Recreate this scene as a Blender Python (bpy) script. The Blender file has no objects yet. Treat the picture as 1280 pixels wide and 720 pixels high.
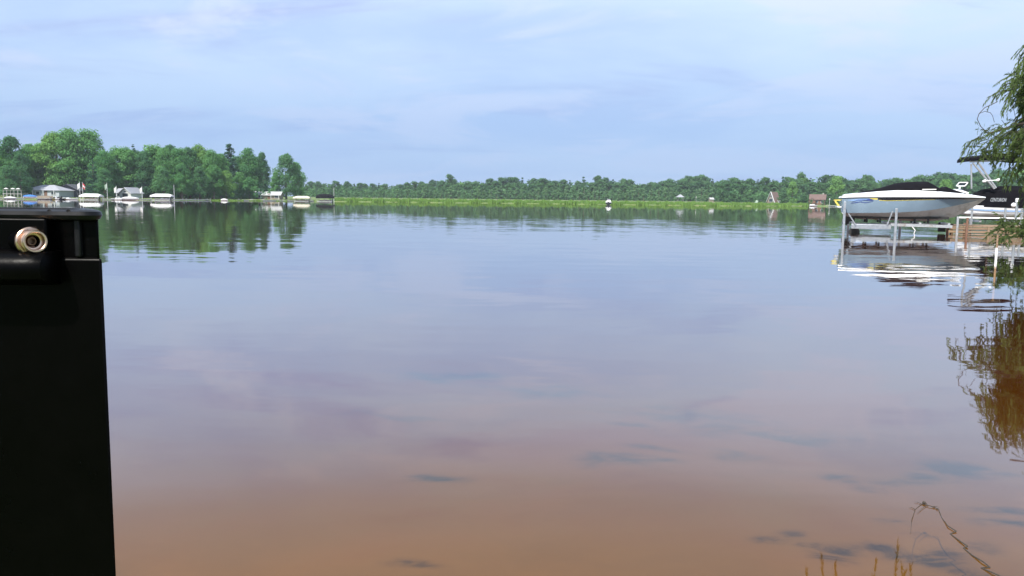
import bpy, bmesh, math, random
import numpy as np
from mathutils import Vector, Matrix, Euler
R = math.radians
SC = bpy.context.scene
COL = SC.collection

# ------------------------------------------------------------------ camera, sky, sun, exposure
F, CX, CY, EYE = 1004.0, 640.0, 360.0, 1.5
PITCH, ROLL = R(6.29), R(0.65)
cd = bpy.data.cameras.new('camera')
cam = bpy.data.objects.new('camera', cd)
COL.objects.link(cam)
cd.sensor_width = 36.0
cd.lens = 36.0 * F / 1280.0
cd.clip_start, cd.clip_end = 0.05, 9000.0
cam.matrix_world = Matrix.Translation((0, 0, EYE)) @ Matrix.Rotation(R(90) - PITCH, 4, 'X') @ Matrix.Rotation(ROLL, 4, 'Z')
SC.camera = cam

SUN_EL, SUN_AZ = R(52), R(-148)          # azimuth from +Y towards +X: the sun stands high on the left, a little behind
sun_dir = Vector((math.sin(SUN_AZ) * math.cos(SUN_EL), math.cos(SUN_AZ) * math.cos(SUN_EL), math.sin(SUN_EL)))
ld = bpy.data.lights.new('sun', 'SUN')
ld.energy, ld.angle, ld.color = 5.0, R(0.6), (1.0, 0.95, 0.87)
sun = bpy.data.objects.new('sun', ld)
COL.objects.link(sun)
sun.rotation_euler = sun_dir.to_track_quat('Z', 'Y').to_euler()
sun.location = (0, 0, 60)

SC.view_settings.view_transform = 'Standard'
SC.view_settings.look = 'None'
SC.view_settings.exposure = 0.62
SC.view_settings.gamma = 1.0
SC.cycles.max_bounces = 8
SC.cycles.transparent_max_bounces = 12
SC.cycles.caustics_reflective = True
SC.cycles.blur_glossy = 1.0
SC.cycles.sample_clamp_indirect = 4.0
SC.cycles.caustics_refractive = False


def nd(nt, kind, **kw):
    n = nt.nodes.new(kind)
    for k, v in kw.items():
        if k.startswith('i_'):
            n.inputs[k[2:].replace('_', ' ')].default_value = v
        else:
            setattr(n, k, v)
    return n


def math_n(nt, op, a, b=None, clamp=False):
    n = nt.nodes.new('ShaderNodeMath')
    n.operation = op
    n.use_clamp = clamp
    for i, v in enumerate((a, b)):
        if v is None:
            continue
        if isinstance(v, (int, float)):
            n.inputs[i].default_value = v
        else:
            nt.links.new(v, n.inputs[i])
    return n.outputs[0]


def vmath(nt, op, a, b=None):
    n = nt.nodes.new('ShaderNodeVectorMath')
    n.operation = op
    for i, v in enumerate((a, b)):
        if v is None:
            continue
        if isinstance(v, (tuple, list)):
            n.inputs[i].default_value = v
        else:
            nt.links.new(v, n.inputs[i])
    return n.outputs[0]


def mixc(nt, fac, a, b, blend='MIX'):
    n = nt.nodes.new('ShaderNodeMix')
    n.data_type = 'RGBA'
    n.blend_type = blend
    for i, v in ((0, fac), (6, a), (7, b)):
        if isinstance(v, (int, float)):
            n.inputs[i].default_value = v
        elif isinstance(v, (tuple, list)):
            n.inputs[i].default_value = (*v[:3], 1)
        else:
            nt.links.new(v, n.inputs[i])
    return n.outputs[2]


def ramp(nt, fac, stops, smooth=False):
    n = nt.nodes.new('ShaderNodeValToRGB')
    if smooth:
        n.color_ramp.interpolation = 'EASE'
    e = n.color_ramp.elements
    while len(e) < len(stops):
        e.new(0.5)
    for el, (p, c) in zip(e, stops):
        el.position = p
        el.color = (*c, 1) if isinstance(c, tuple) else (c, c, c, 1)
    nt.links.new(fac, n.inputs[0])
    return n.outputs[0]


def noise(nt, vec, scale, detail=2, rough=0.5, dist=0.0):
    n = nt.nodes.new('ShaderNodeTexNoise')
    n.inputs['Scale'].default_value = scale
    n.inputs['Detail'].default_value = detail
    n.inputs['Roughness'].default_value = rough
    n.inputs['Distortion'].default_value = dist
    if vec is not None:
        nt.links.new(vec, n.inputs['Vector'])
    return n


world = bpy.data.worlds.new('World')
SC.world = world
world.use_nodes = True
wt = world.node_tree
bg = wt.nodes['Background']
OA, OB, OC = (14.18, 21.56, 26.36), (20.72, 27.63, 11.85), (24.03, 13.34, 28.07)
sky = wt.nodes.new('ShaderNodeTexSky')
sky.sky_type = 'NISHITA'
sky.sun_disc = False
sky.sun_elevation = SUN_EL
sky.sun_rotation = SUN_AZ
sky.air_density, sky.dust_density, sky.ozone_density = 1.0, 0.6, 2.5
bg.inputs['Strength'].default_value = 0.0775
tc = wt.nodes.new('ShaderNodeTexCoord')
sep = wt.nodes.new('ShaderNodeSeparateXYZ')
wt.links.new(tc.outputs['Generated'], sep.inputs[0])
el = math_n(wt, 'MAXIMUM', sep.outputs[2], 0.0)
den = math_n(wt, 'ADD', el, 0.20)
comb = wt.nodes.new('ShaderNodeCombineXYZ')
wt.links.new(math_n(wt, 'DIVIDE', sep.outputs[0], den), comb.inputs[0])
wt.links.new(math_n(wt, 'DIVIDE', sep.outputs[1], den), comb.inputs[1])
cv = vmath(wt, 'MULTIPLY', comb.outputs[0], (0.75, 1.0, 1.0))
n_big = noise(wt, vmath(wt, 'ADD', cv, OA), 0.95, 5, 0.55, 0.4)
n_mid = noise(wt, vmath(wt, 'ADD', cv, OB), 1.7, 7, 0.62, 0.5)
veil = ramp(wt, n_big.outputs[0], [(0.32, 0.0), (0.68, 1.0)], True)
puff = ramp(wt, n_mid.outputs[0], [(0.48, 0.0), (0.63, 1.0)], True)
hz = ramp(wt, el, [(0.0, 1.0), (0.28, 0.0)], True)
# thin overcast: a blue-lavender veil, brighter where the cloud is thick, paler patches of puffy cloud in it
cloud_a = mixc(wt, veil, (5.2, 6.7, 9.6), (6.9, 8.4, 10.4))
n_dark = noise(wt, vmath(wt, 'MULTIPLY', vmath(wt, 'ADD', cv, OC), (0.7, 1.5, 1.0)), 1.5, 6, 0.6, 0.5)
band = ramp(wt, n_dark.outputs[0], [(0.50, 0.0), (0.72, 1.0)], True)
cloud_a = mixc(wt, math_n(wt, 'MULTIPLY', band, 0.85), cloud_a, (4.6, 5.35, 8.5))
cloud_b = mixc(wt, math_n(wt, 'MULTIPLY', puff, 0.8), cloud_a, (7.7, 8.4, 10.3))
cloud_c = mixc(wt, math_n(wt, 'MULTIPLY', hz, 0.8), cloud_b, (2.35, 3.85, 6.9))
skyc = mixc(wt, 0.86, sky.outputs[0], cloud_c)
wt.links.new(skyc, bg.inputs['Color'])


def ray(px, py):
    u, v = px - CX, py - CY
    c, s = math.cos(ROLL), math.sin(ROLL)
    u, v = u * c + v * s, -u * s + v * c
    f = Vector((0, math.cos(PITCH), -math.sin(PITCH)))
    up = Vector((0, math.sin(PITCH), math.cos(PITCH)))
    return f + Vector((1, 0, 0)) * (u / F) + up * (-v / F)


def P(px, py, d):
    """the point at ground distance d (metres along Y) that lies on the sight line of a photograph pixel"""
    r = ray(px, py)
    t = d / r.y
    return Vector((r.x * t, d, EYE + r.z * t))


def X(px, d):
    return P(px, 252.0, d).x


def Z(px, py, d):
    return P(px, py, d).z


# ------------------------------------------------------------------ materials
def new_mat(name):
    m = bpy.data.materials.new(name)
    m.use_nodes = True
    return m, m.node_tree, m.node_tree.nodes['Principled BSDF']


def mat(name, col, rough=0.6, metal=0.0, var=0.12, scale=6.0, bump=0.0, coat=0.0, spec=0.5, dirt=None, stretch=(1, 1, 1)):
    m, nt, b = new_mat(name)
    t = nd(nt, 'ShaderNodeTexCoord')
    v = vmath(nt, 'MULTIPLY', t.outputs['Object'], stretch)
    n = noise(nt, v, scale, 4, 0.6)
    lo = tuple(c * (1 - var) for c in col)
    hi = tuple(min(1, c * (1 + var)) for c in col)
    c = ramp(nt, n.outputs[0], [(0.3, lo), (0.7, hi)])
    if dirt:
        n2 = noise(nt, t.outputs['Object'], scale * 0.35, 5, 0.65, 0.5)
        c = mixc(nt, ramp(nt, n2.outputs[0], [(0.52, 0.0), (0.72, 0.7)]), c, dirt)
    nt.links.new(c, b.inputs['Base Color'])
    b.inputs['Metallic'].default_value = metal
    b.inputs['Coat Weight'].default_value = coat
    b.inputs['Specular IOR Level'].default_value = spec
    rr = ramp(nt, n.outputs[0], [(0.3, max(0, rough - 0.08)), (0.7, min(1, rough + 0.08))])
    nt.links.new(rr, b.inputs['Roughness'])
    if bump:
        bn = nd(nt, 'ShaderNodeBump', i_Strength=0.5, i_Distance=bump)
        nt.links.new(n.outputs[0], bn.inputs['Height'])
        nt.links.new(bn.outputs[0], b.inputs['Normal'])
    return m


def leaf_mat(name, dark, light, trans=0.25):
    m, nt, b = new_mat(name)
    at = nd(nt, 'ShaderNodeAttribute', attribute_name='tint')
    oi = nd(nt, 'ShaderNodeObjectInfo')
    f = math_n(nt, 'ADD', math_n(nt, 'MULTIPLY', at.outputs['Fac'], 0.65),
               math_n(nt, 'MULTIPLY', oi.outputs['Random'], 0.35), True)
    c = mixc(nt, f, dark, light)
    nt.nodes.remove(b)
    d = nd(nt, 'ShaderNodeBsdfDiffuse')
    t = nd(nt, 'ShaderNodeBsdfTranslucent')
    nt.links.new(c, d.inputs[0])
    nt.links.new(mixc(nt, 0.5, c, (light[0] * 1.3, light[1] * 1.3, light[2] * 0.6)), t.inputs[0])
    mx = nd(nt, 'ShaderNodeMixShader')
    mx.inputs[0].default_value = trans
    nt.links.new(d.outputs[0], mx.inputs[1])
    nt.links.new(t.outputs[0], mx.inputs[2])
    nt.links.new(mx.outputs[0], nt.nodes['Material Output'].inputs[0])
    return m


M = {}
M['leaf_left'] = leaf_mat('leaves_of_shore_trees', (0.052, 0.165, 0.078), (0.180, 0.370, 0.130), .5)
M['leaf_dark'] = leaf_mat('dark_leaves', (0.036, 0.118, 0.066), (0.125, 0.265, 0.115), .45)
M['needle'] = leaf_mat('needles', (0.022, 0.072, 0.050), (0.075, 0.155, 0.085), 0.2)
M['leaf_far'] = leaf_mat('leaves_of_far_wood', (0.028, 0.088, 0.050), (0.108, 0.220, 0.085), .35)
M['leaf_sapling'] = leaf_mat('sapling_leaves', (0.080, 0.175, 0.085), (0.165, 0.290, 0.135), .35)
M['leaf_bright'] = leaf_mat('bright_leaves', (0.095, 0.220, 0.065), (0.210, 0.370, 0.110), .4)
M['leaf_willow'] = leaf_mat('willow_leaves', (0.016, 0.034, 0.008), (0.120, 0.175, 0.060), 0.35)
M['grass'] = leaf_mat('marsh_grass_blades', (0.095, 0.190, 0.038), (0.200, 0.330, 0.075), 0.3)
M['bark'] = mat('bark', (0.11, 0.085, 0.065), 0.9, var=0.3, scale=9, bump=0.02, stretch=(1, 1, 0.3))
M['bark_dark'] = mat('dark_willow_bark', (0.045, 0.036, 0.026), 0.9, var=0.3, scale=9)
M['bark_pale'] = mat('pale_bark', (0.24, 0.21, 0.17), 0.9, var=0.3, scale=9, stretch=(1, 1, 0.3))
M['alu'] = mat('weathered_aluminium', (0.42, 0.45, 0.48), 0.42, 0.75, scale=8, dirt=(0.33, 0.31, 0.28))
M['galv'] = mat('galvanised_steel', (0.40, 0.42, 0.44), 0.5, 0.6, scale=8, dirt=(0.26, 0.2, 0.15))
M['white'] = mat('white_gelcoat', (0.82, 0.83, 0.84), 0.22, var=0.03, coat=0.4)
M['white_cloth'] = mat('white_canvas', (0.62, 0.62, 0.60), 0.8, var=0.06)
M['cream_cloth'] = mat('cream_canvas', (0.55, 0.51, 0.40), 0.8, var=0.08)
M['silver'] = mat('silver_blue_hull_paint', (0.185, 0.262, 0.335), 0.22, 0.0, var=0.06, scale=1.5, coat=0.6)
M['hull_bottom'] = mat('grey_hull_bottom', (0.46, 0.47, 0.47), 0.45, var=0.10, dirt=(0.17, 0.15, 0.12))
M['black_cloth'] = mat('black_canvas', (0.0045, 0.0042, 0.0062), 0.9, var=0.3, scale=5, bump=0.03, spec=0.12)
M['black_gel'] = mat('black_gelcoat', (0.010, 0.010, 0.014), 0.25, coat=0.4)
M['black_rubber'] = mat('black_rubber', (0.012, 0.012, 0.012), 0.7)
M['yellow'] = mat('yellow_paint', (0.62, 0.52, 0.10), 0.4)
M['blue_print'] = mat('dark_blue_vinyl', (0.015, 0.04, 0.24), 0.3)
M['sky_print'] = mat('pale_blue_vinyl', (0.20, 0.33, 0.55), 0.3)
M['glass'] = mat('dark_window_glass', (0.03, 0.04, 0.05), 0.06, var=0.2, scale=0.6)
M['wood'] = mat('weathered_dock_wood', (0.23, 0.155, 0.095), 0.85, var=0.4, scale=5, bump=0.006, stretch=(0.25, 4, 6), dirt=(0.20, 0.16, 0.12))
M['grey_wood'] = mat('grey_wood', (0.34, 0.33, 0.32), 0.85, var=0.2, scale=3)
M['brown_wall'] = mat('brown_boards', (0.16, 0.085, 0.055), 0.8, var=0.15)
M['brown_roof'] = mat('brown_shingles', (0.120, 0.078, 0.066), 0.85, var=0.15, scale=2)
M['grey_roof'] = mat('grey_shingles', (0.27, 0.28, 0.31), 0.85, var=0.12, scale=2)
M['pale_roof'] = mat('pale_roofing', (0.36, 0.37, 0.37), 0.7, var=0.1, scale=2)
M['dark_roof'] = mat('dark_shingles', (0.07, 0.075, 0.09), 0.85, var=0.2, scale=2)
M['grey_wall'] = mat('grey_siding', (0.36, 0.39, 0.42), 0.8, var=0.1)
M['white_wall'] = mat('white_siding', (0.52, 0.53, 0.53), 0.7, var=0.06)
M['dark_wall'] = mat('dark_siding', (0.05, 0.055, 0.07), 0.8, var=0.2)
M['tan_wall'] = mat('tan_siding', (0.24, 0.20, 0.15), 0.8, var=0.1)
M['green_cloth'] = mat('grey_green_canvas', (0.28, 0.36, 0.28), 0.8)
M['blue_tarp'] = mat('blue_tarpaulin', (0.03, 0.16, 0.50), 0.55, var=0.2, scale=3)
M['red'] = mat('red_cloth', (0.50, 0.06, 0.07), 0.8)
M['stone'] = mat('shore_stone', (0.33, 0.31, 0.28), 0.9, var=0.25, scale=2)
M['plastic'] = None


def tank_plastic():
    m, nt, b = new_mat('black_tank_plastic')
    t = nd(nt, 'ShaderNodeTexCoord')
    n = noise(nt, t.outputs['Object'], 9, 5, 0.65)
    c = ramp(nt, n.outputs[0], [(0.3, (0.0005, 0.0005, 0.0006)), (0.75, (0.0010, 0.0008, 0.0008))])
    vo = nd(nt, 'ShaderNodeTexVoronoi', i_Scale=55.0)
    nt.links.new(t.outputs['Object'], vo.inputs['Vector'])
    sel = math_n(nt, 'GREATER_THAN', nd_sep(nt, vo.outputs['Color']), 0.86)
    dot = math_n(nt, 'MULTIPLY', math_n(nt, 'LESS_THAN', vo.outputs['Distance'], 0.045), sel)
    nt.links.new(mixc(nt, dot, c, (0.45, 0.43, 0.40)), b.inputs['Base Color'])
    nt.links.new(ramp(nt, n.outputs[0], [(0.3, 0.26), (0.7, 0.42)]), b.inputs['Roughness'])
    b.inputs['Specular IOR Level'].default_value = 0.06
    n2 = noise(nt, t.outputs['Object'], 260, 2)
    bn = nd(nt, 'ShaderNodeBump', i_Strength=0.15, i_Distance=0.001)
    nt.links.new(n2.outputs[0], bn.inputs['Height'])
    nt.links.new(bn.outputs[0], b.inputs['Normal'])
    return m


def nd_sep(nt, col):
    s = nt.nodes.new('ShaderNodeSeparateColor')
    nt.links.new(col, s.inputs[0])
    return s.outputs[0]


M['plastic'] = tank_plastic()
M['rim_plastic'] = mat('highlit_rim_plastic', (0.008, 0.008, 0.009), 0.36, spec=0.18, scale=40, var=.4)  # lighter than the tank's black: rim and rib highlights put into the colour
M['dull_brass'] = mat('brown_brass', (0.22, 0.13, 0.09), 0.45, 0.7, scale=60)  # darker, browner brass for the bore and valve stem
M['brass'] = mat('worn_brass', (0.70, 0.50, 0.38), 0.30, 1.0, var=0.2, scale=60, dirt=(0.36, 0.24, 0.15))


def water_mat():
    m, nt, b = new_mat('lake_water')
    nt.nodes.remove(b)
    g = nd(nt, 'ShaderNodeNewGeometry')
    p = g.outputs['Position']
    # slopes of the surface: long low swell, ripples, fine ripples in windy patches
    big = noise(nt, vmath(nt, 'MULTIPLY', p, (0.20, 1.5, 0)), 1.0, 3, 0.6, 0.2)
    rip = noise(nt, vmath(nt, 'MULTIPLY', p, (0.9, 2.6, 0)), 1.0, 3, 0.55, 0.3)
    fin = noise(nt, vmath(nt, 'MULTIPLY', p, (3.5, 8.0, 0)), 1.0, 2, 0.5)
    gust = noise(nt, vmath(nt, 'MULTIPLY', p, (0.006, 0.016, 0)), 1.0, 3, 0.55)
    ga = ramp(nt, gust.outputs[0], [(0.38, 0.30), (0.66, 1.15)], True)

    def slope(n, ax, ay):
        v = vmath(nt, 'SUBTRACT', n.outputs['Color'], (0.5, 0.5, 0.5))
        return vmath(nt, 'MULTIPLY', v, (ax, ay, 0.0))
    s1 = slope(big, 0.010, 0.030)
    s2 = slope(rip, 0.030, 0.050)
    s3 = slope(fin, 0.018, 0.024)
    sc = nd(nt, 'ShaderNodeVectorMath', operation='SCALE')
    nt.links.new(vmath(nt, 'ADD', s2, s3), sc.inputs[0])
    nt.links.new(ga, sc.inputs['Scale'])
    spz = nd(nt, 'ShaderNodeSeparateXYZ')                      # the breeze reaches only the water near this shore
    nt.links.new(p, spz.inputs[0])
    wind = ramp(nt, math_n(nt, 'DIVIDE', spz.outputs[1], 200.0), [(0.0, 0.55), (0.07, 1.0), (0.22, 1.15), (0.45, 0.26)], True)
    sw = nd(nt, 'ShaderNodeVectorMath', operation='SCALE')
    nt.links.new(vmath(nt, 'ADD', s1, sc.outputs[0]), sw.inputs[0])
    nt.links.new(wind, sw.inputs['Scale'])
    tot = vmath(nt, 'ADD', sw.outputs[0], (0.0, 0.0, 1.0))
    nrm = vmath(nt, 'NORMALIZE', tot)
    fr = nd(nt, 'ShaderNodeFresnel', i_IOR=1.333)
    nt.links.new(nrm, fr.inputs['Normal'])
    fc = nd(nt, 'ShaderNodeFloatCurve')
    cu = fc.mapping.curves[0]
    pts = [(0, 0.0), (0.02, 0.02), (0.12, 0.165), (0.16, 0.285), (0.233, 0.43), (0.41, 0.64), (0.63, 0.84), (1, 1)]
    while len(cu.points) < len(pts):
        cu.points.new(0.5, 0.5)
    for q, (a, c) in zip(cu.points, pts):
        q.location = (a, c)
        q.handle_type = 'AUTO_CLAMPED'
    fc.mapping.update()
    nt.links.new(fr.outputs[0], fc.inputs['Value'])
    gl = nd(nt, 'ShaderNodeBsdfGlossy', distribution='GGX', i_Roughness=0.02)
    gl.inputs['Color'].default_value = (0.95, 0.935, 0.925, 1)
    nt.links.new(nrm, gl.inputs['Normal'])
    tr = nd(nt, 'ShaderNodeBsdfTransparent')
    tr.inputs['Color'].default_value = (0.88, 0.62, 0.27, 1)      # tea-coloured lake water
    mx = nd(nt, 'ShaderNodeMixShader')
    nt.links.new(fc.outputs[0], mx.inputs[0])
    nt.links.new(tr.outputs[0], mx.inputs[1])
    nt.links.new(gl.outputs[0], mx.inputs[2])
    nt.links.new(mx.outputs[0], nt.nodes['Material Output'].inputs[0])
    return m


def bed_mat():
    m, nt, b = new_mat('sandy_lake_bed')
    g = nd(nt, 'ShaderNodeNewGeometry')
    p = g.outputs['Position']
    sp = nd(nt, 'ShaderNodeSeparateXYZ')
    nt.links.new(p, sp.inputs[0])
    n = noise(nt, p, 1.1, 5, 0.6, 0.4)
    n2 = noise(nt, p, 14, 3, 0.6)
    sand = ramp(nt, n.outputs[0], [(0.3, (0.146, 0.137, 0.116)), (0.7, (0.188, 0.167, 0.141))])
    sand = mixc(nt, math_n(nt, 'MULTIPLY', n2.outputs[0], 0.25), sand, (0.125, 0.104, 0.076))
    # bed darkens and reddens further out: light lost in deeper water painted in
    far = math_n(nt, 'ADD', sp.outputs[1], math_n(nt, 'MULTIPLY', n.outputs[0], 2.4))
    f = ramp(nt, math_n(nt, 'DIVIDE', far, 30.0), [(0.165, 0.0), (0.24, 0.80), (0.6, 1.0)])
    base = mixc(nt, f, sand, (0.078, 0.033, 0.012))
    st = nd(nt, 'ShaderNodeAttribute', attribute_name='stain')      # patches of dark muck and weed lying on the sand
    n3 = noise(nt, vmath(nt, 'MULTIPLY', p, (1.0, 1.6, 1.0)), 3.2, 6, 0.72, 0.9)
    sf = ramp(nt, math_n(nt, 'MULTIPLY', st.outputs['Fac'], math_n(nt, 'SUBTRACT', math_n(nt, 'MULTIPLY', n3.outputs[0], 3.2), 0.75)), [(0.05, 0.0), (0.85, 0.88)], True)
    nt.links.new(mixc(nt, sf, base, (0.014, 0.018, 0.024)), b.inputs['Base Color'])
    b.inputs['Roughness'].default_value = 1.0
    b.inputs['Specular IOR Level'].default_value = 0.0
    return m


def ground_mat():
    m, nt, b = new_mat('grassy_ground')
    g = nd(nt, 'ShaderNodeNewGeometry')
    p = g.outputs['Position']
    n = noise(nt, p, 0.22, 5, 0.6)
    n2 = noise(nt, p, 3.0, 4, 0.6)
    c = ramp(nt, n.outputs[0], [(0.35, (0.075, 0.125, 0.028)), (0.55, (0.13, 0.19, 0.04)), (0.7, (0.20, 0.18, 0.09))])
    c = mixc(nt, math_n(nt, 'MULTIPLY', n2.outputs[0], 0.5), c, (0.07, 0.10, 0.03))
    nt.links.new(c, b.inputs['Base Color'])
    b.inputs['Roughness'].default_value = 1.0
    return m


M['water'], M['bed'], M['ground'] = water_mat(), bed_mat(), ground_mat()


# ------------------------------------------------------------------ mesh helpers
class MB:
    def __init__(self):
        self.v, self.f = [], []

    def add(self, vs, fs):
        o = len(self.v)
        self.v += [tuple(a) for a in vs]
        self.f += [tuple(i + o for i in q) for q in fs]
        return self

    def box(self, c, s, rot=None):
        c = Vector(c)
        vs = []
        for z in (-.5, .5):
            for y in (-.5, .5):
                for x in (-.5, .5):
                    q = Vector((x * s[0], y * s[1], z * s[2]))
                    vs.append((rot @ q if rot else q) + c)
        return self.add(vs, [(0, 2, 3, 1), (4, 5, 7, 6), (0, 1, 5, 4), (2, 6, 7, 3), (0, 4, 6, 2), (1, 3, 7, 5)])

    def bar(self, a, b, w, h, up=(0, 0, 1)):
        a, b = Vector(a), Vector(b)
        d = (b - a).normalized()
        u = Vector(up)
        if abs(d.dot(u)) > .98:
            u = Vector((0, 1, 0))
        s = d.cross(u).normalized()
        u = s.cross(d).normalized()
        vs = [p + s * sx * w / 2 + u * sz * h / 2 for p in (a, b) for sx, sz in ((-1, -1), (1, -1), (1, 1), (-1, 1))]
        return self.add(vs, [(0, 1, 2, 3), (7, 6, 5, 4), (0, 4, 5, 1), (1, 5, 6, 2), (2, 6, 7, 3), (3, 7, 4, 0)])

    def tube(self, pts, rad, n=8, cap=True):
        pts = [Vector(p) for p in pts]
        rad = rad if isinstance(rad, (list, tuple)) else [rad] * len(pts)
        vs, fs = [], []
        u = None
        for i, p in enumerate(pts):
            d = (pts[min(i + 1, len(pts) - 1)] - pts[max(i - 1, 0)]).normalized()
            if u is None:
                u = Vector((0, 0, 1)) if abs(d.z) < .9 else Vector((1, 0, 0))
            s = d.cross(u).normalized()
            u = s.cross(d).normalized()
            for k in range(n):
                a = 2 * math.pi * k / n
                vs.append(p + (s * math.cos(a) + u * math.sin(a)) * rad[i])
        for i in range(len(pts) - 1):
            for k in range(n):
                k2 = (k + 1) % n
                fs.append((i * n + k, i * n + k2, (i + 1) * n + k2, (i + 1) * n + k))
        if cap:
            fs.append(tuple(range(n - 1, -1, -1)))
            fs.append(tuple((len(pts) - 1) * n + k for k in range(n)))
        return self.add(vs, fs)

    def lathe(self, prof, o, axis, n=32, lobes=None):
        """prof: (radius, distance along the axis)"""
        o, ax = Vector(o), Vector(axis).normalized()
        s = ax.cross(Vector((0, 0, 1)) if abs(ax.z) < .9 else Vector((1, 0, 0))).normalized()
        u = s.cross(ax)
        vs, fs = [], []
        for r, h in prof:
            for k in range(n):
                a = 2 * math.pi * k / n
                vs.append(o + ax * h + (s * math.cos(a) + u * math.sin(a)) * r)
        for i in range(len(prof) - 1):
            for k in range(n):
                k2 = (k + 1) % n
                fs.append((i * n + k, i * n + k2, (i + 1) * n + k2, (i + 1) * n + k))
        return self.add(vs, fs)

    def loft(self, secs, closed=False, caps=False):
        n = len(secs[0])
        vs = [p for s in secs for p in s]
        fs = []
        for i in range(len(secs) - 1):
            for k in range(n if closed else n - 1):
                k2 = (k + 1) % n
                fs.append((i * n + k, i * n + k2, (i + 1) * n + k2, (i + 1) * n + k))
        if caps:
            fs.append(tuple(range(n - 1, -1, -1)))
            fs.append(tuple((len(secs) - 1) * n + k for k in range(n)))
        return self.add(vs, fs)

    def prism(self, poly, d):
        """extrude a 3-D polygon by the vector d"""
        n = len(poly)
        poly = [Vector(p) for p in poly]
        d = Vector(d)
        vs = poly + [p + d for p in poly]
        fs = [tuple(range(n - 1, -1, -1)), tuple(range(n, 2 * n))]
        fs += [(k, (k + 1) % n, n + (k + 1) % n, n + k) for k in range(n)]
        return self.add(vs, fs)

    def build(self, name, m, parent=None, smooth=False, bevel=0.0):
        me = bpy.data.meshes.new(name)
        me.from_pydata(self.v, [], self.f)
        bm = bmesh.new()
        bm.from_mesh(me)
        bmesh.ops.recalc_face_normals(bm, faces=bm.faces)
        bm.to_mesh(me)
        bm.free()
        me.materials.append(m)
        o = bpy.data.objects.new(name, me)
        COL.objects.link(o)
        if parent is not None:
            o.parent = parent
        if smooth:
            me.shade_smooth()
            me.set_sharp_from_angle(angle=R(38))
        if bevel:
            b = o.modifiers.new('bevel', 'BEVEL')
            b.width, b.segments, b.limit_method = bevel, 3, 'ANGLE'
            me.shade_smooth()
            me.set_sharp_from_angle(angle=R(50))
        return o


def tag(o, label=None, cat=None, group=None, kind=None):
    if label:
        o['label'] = label
    if cat:
        o['category'] = cat
    if group:
        o['group'] = group
    if kind:
        o['kind'] = kind
    return o


def thing(name, label, cat, loc=(0, 0, 0), rz=0.0, group=None):
    o = bpy.data.objects.new(name, None)
    o.empty_display_size = 0.2
    COL.objects.link(o)
    o.location = loc
    o.rotation_euler = (0, 0, rz)
    return tag(o, label, cat, group)


def copy_thing(root, loc, rz=0.0, scale=None, label=None, group=None):
    r = root.copy()
    COL.objects.link(r)
    r.location = loc
    r.rotation_euler = (0, 0, rz)
    if scale is not None:
        r.scale = scale
    if label:
        r['label'] = label
    if group:
        r['group'] = group
    for ch in list(root.children):
        c = ch.copy()
        COL.objects.link(c)
        c.parent = r
        for g in list(ch.children):
            e = g.copy()
            COL.objects.link(e)
            e.parent = c
    return r


def mesh_np(name, V, Fq, mats, tint=None, midx=None):
    me = bpy.data.meshes.new(name)
    nf, k = Fq.shape
    me.vertices.add(len(V))
    me.vertices.foreach_set('co', V.astype(np.float32).ravel())
    me.loops.add(nf * k)
    me.loops.foreach_set('vertex_index', Fq.astype(np.int32).ravel())
    me.polygons.add(nf)
    me.polygons.foreach_set('loop_start', np.arange(0, nf * k, k, dtype=np.int32))
    if tint is not None:
        a = me.attributes.new('tint', 'FLOAT', 'POINT')
        a.data.foreach_set('value', tint.astype(np.float32))
    for m in mats:
        me.materials.append(m)
    if midx is not None:
        me.polygons.foreach_set('material_index', midx.astype(np.int32))
    me.update(calc_edges=True)
    return me


def link(name, me, parent=None):
    o = bpy.data.objects.new(name, me)
    COL.objects.link(o)
    if parent is not None:
        o.parent = parent
    return o


# ------------------------------------------------------------------ the setting: water, bed, land
def struct(name, me_or_mb, m=None):
    o = me_or_mb.build(name, m) if isinstance(me_or_mb, MB) else link(name, me_or_mb)
    o['kind'] = 'structure'
    return o


wm = MB()
wm.add([(-1600, -20, 0), (1600, -20, 0), (1600, 1700, 0), (-1600, 1700, 0)], [(0, 1, 2, 3)])
struct('lake_water', wm, M['water'])

patches = [(870, 520, .9, .28), (930, 538, 1.0, .22), (990, 546, .7, .14), (850, 510, .4, .15), (755, 576, .42, .14), (790, 571, .3, .08), (915, 570, .26, .16), (1190, 586, .40, .16), (1170, 600, .35, .10),
           (1055, 598, .18, .09), (1115, 603, .18, .07), (1085, 610, .16, .05), (985, 665, .10, .05), (968, 675, .12, .05), (1052, 692, .16, .09), (1110, 687, .16, .06), (1160, 700, .22, .07),
           (1235, 682, .14, .10), (1190, 690, .16, .06), (1215, 715, .2, .05), (1100, 650, .14, .04), (1240, 640, .3, .05), (670, 490, .7, .22), (700, 484, .5, .12), (560, 470, .9, .25), (780, 530, .3, .09), (1030, 548, .4, .08),
           (1255, 655, .3, .05), (560, 600, .3, .06), (520, 706, .18, .04), (480, 520, .6, .08), (1150, 668, .16, .03), (820, 560, .3, .06), (1010, 680, .1, .03)]


def bed_z(y): return np.maximum(-0.10 - 0.055 * np.maximum(0, y - 2), -2.1)


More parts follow.
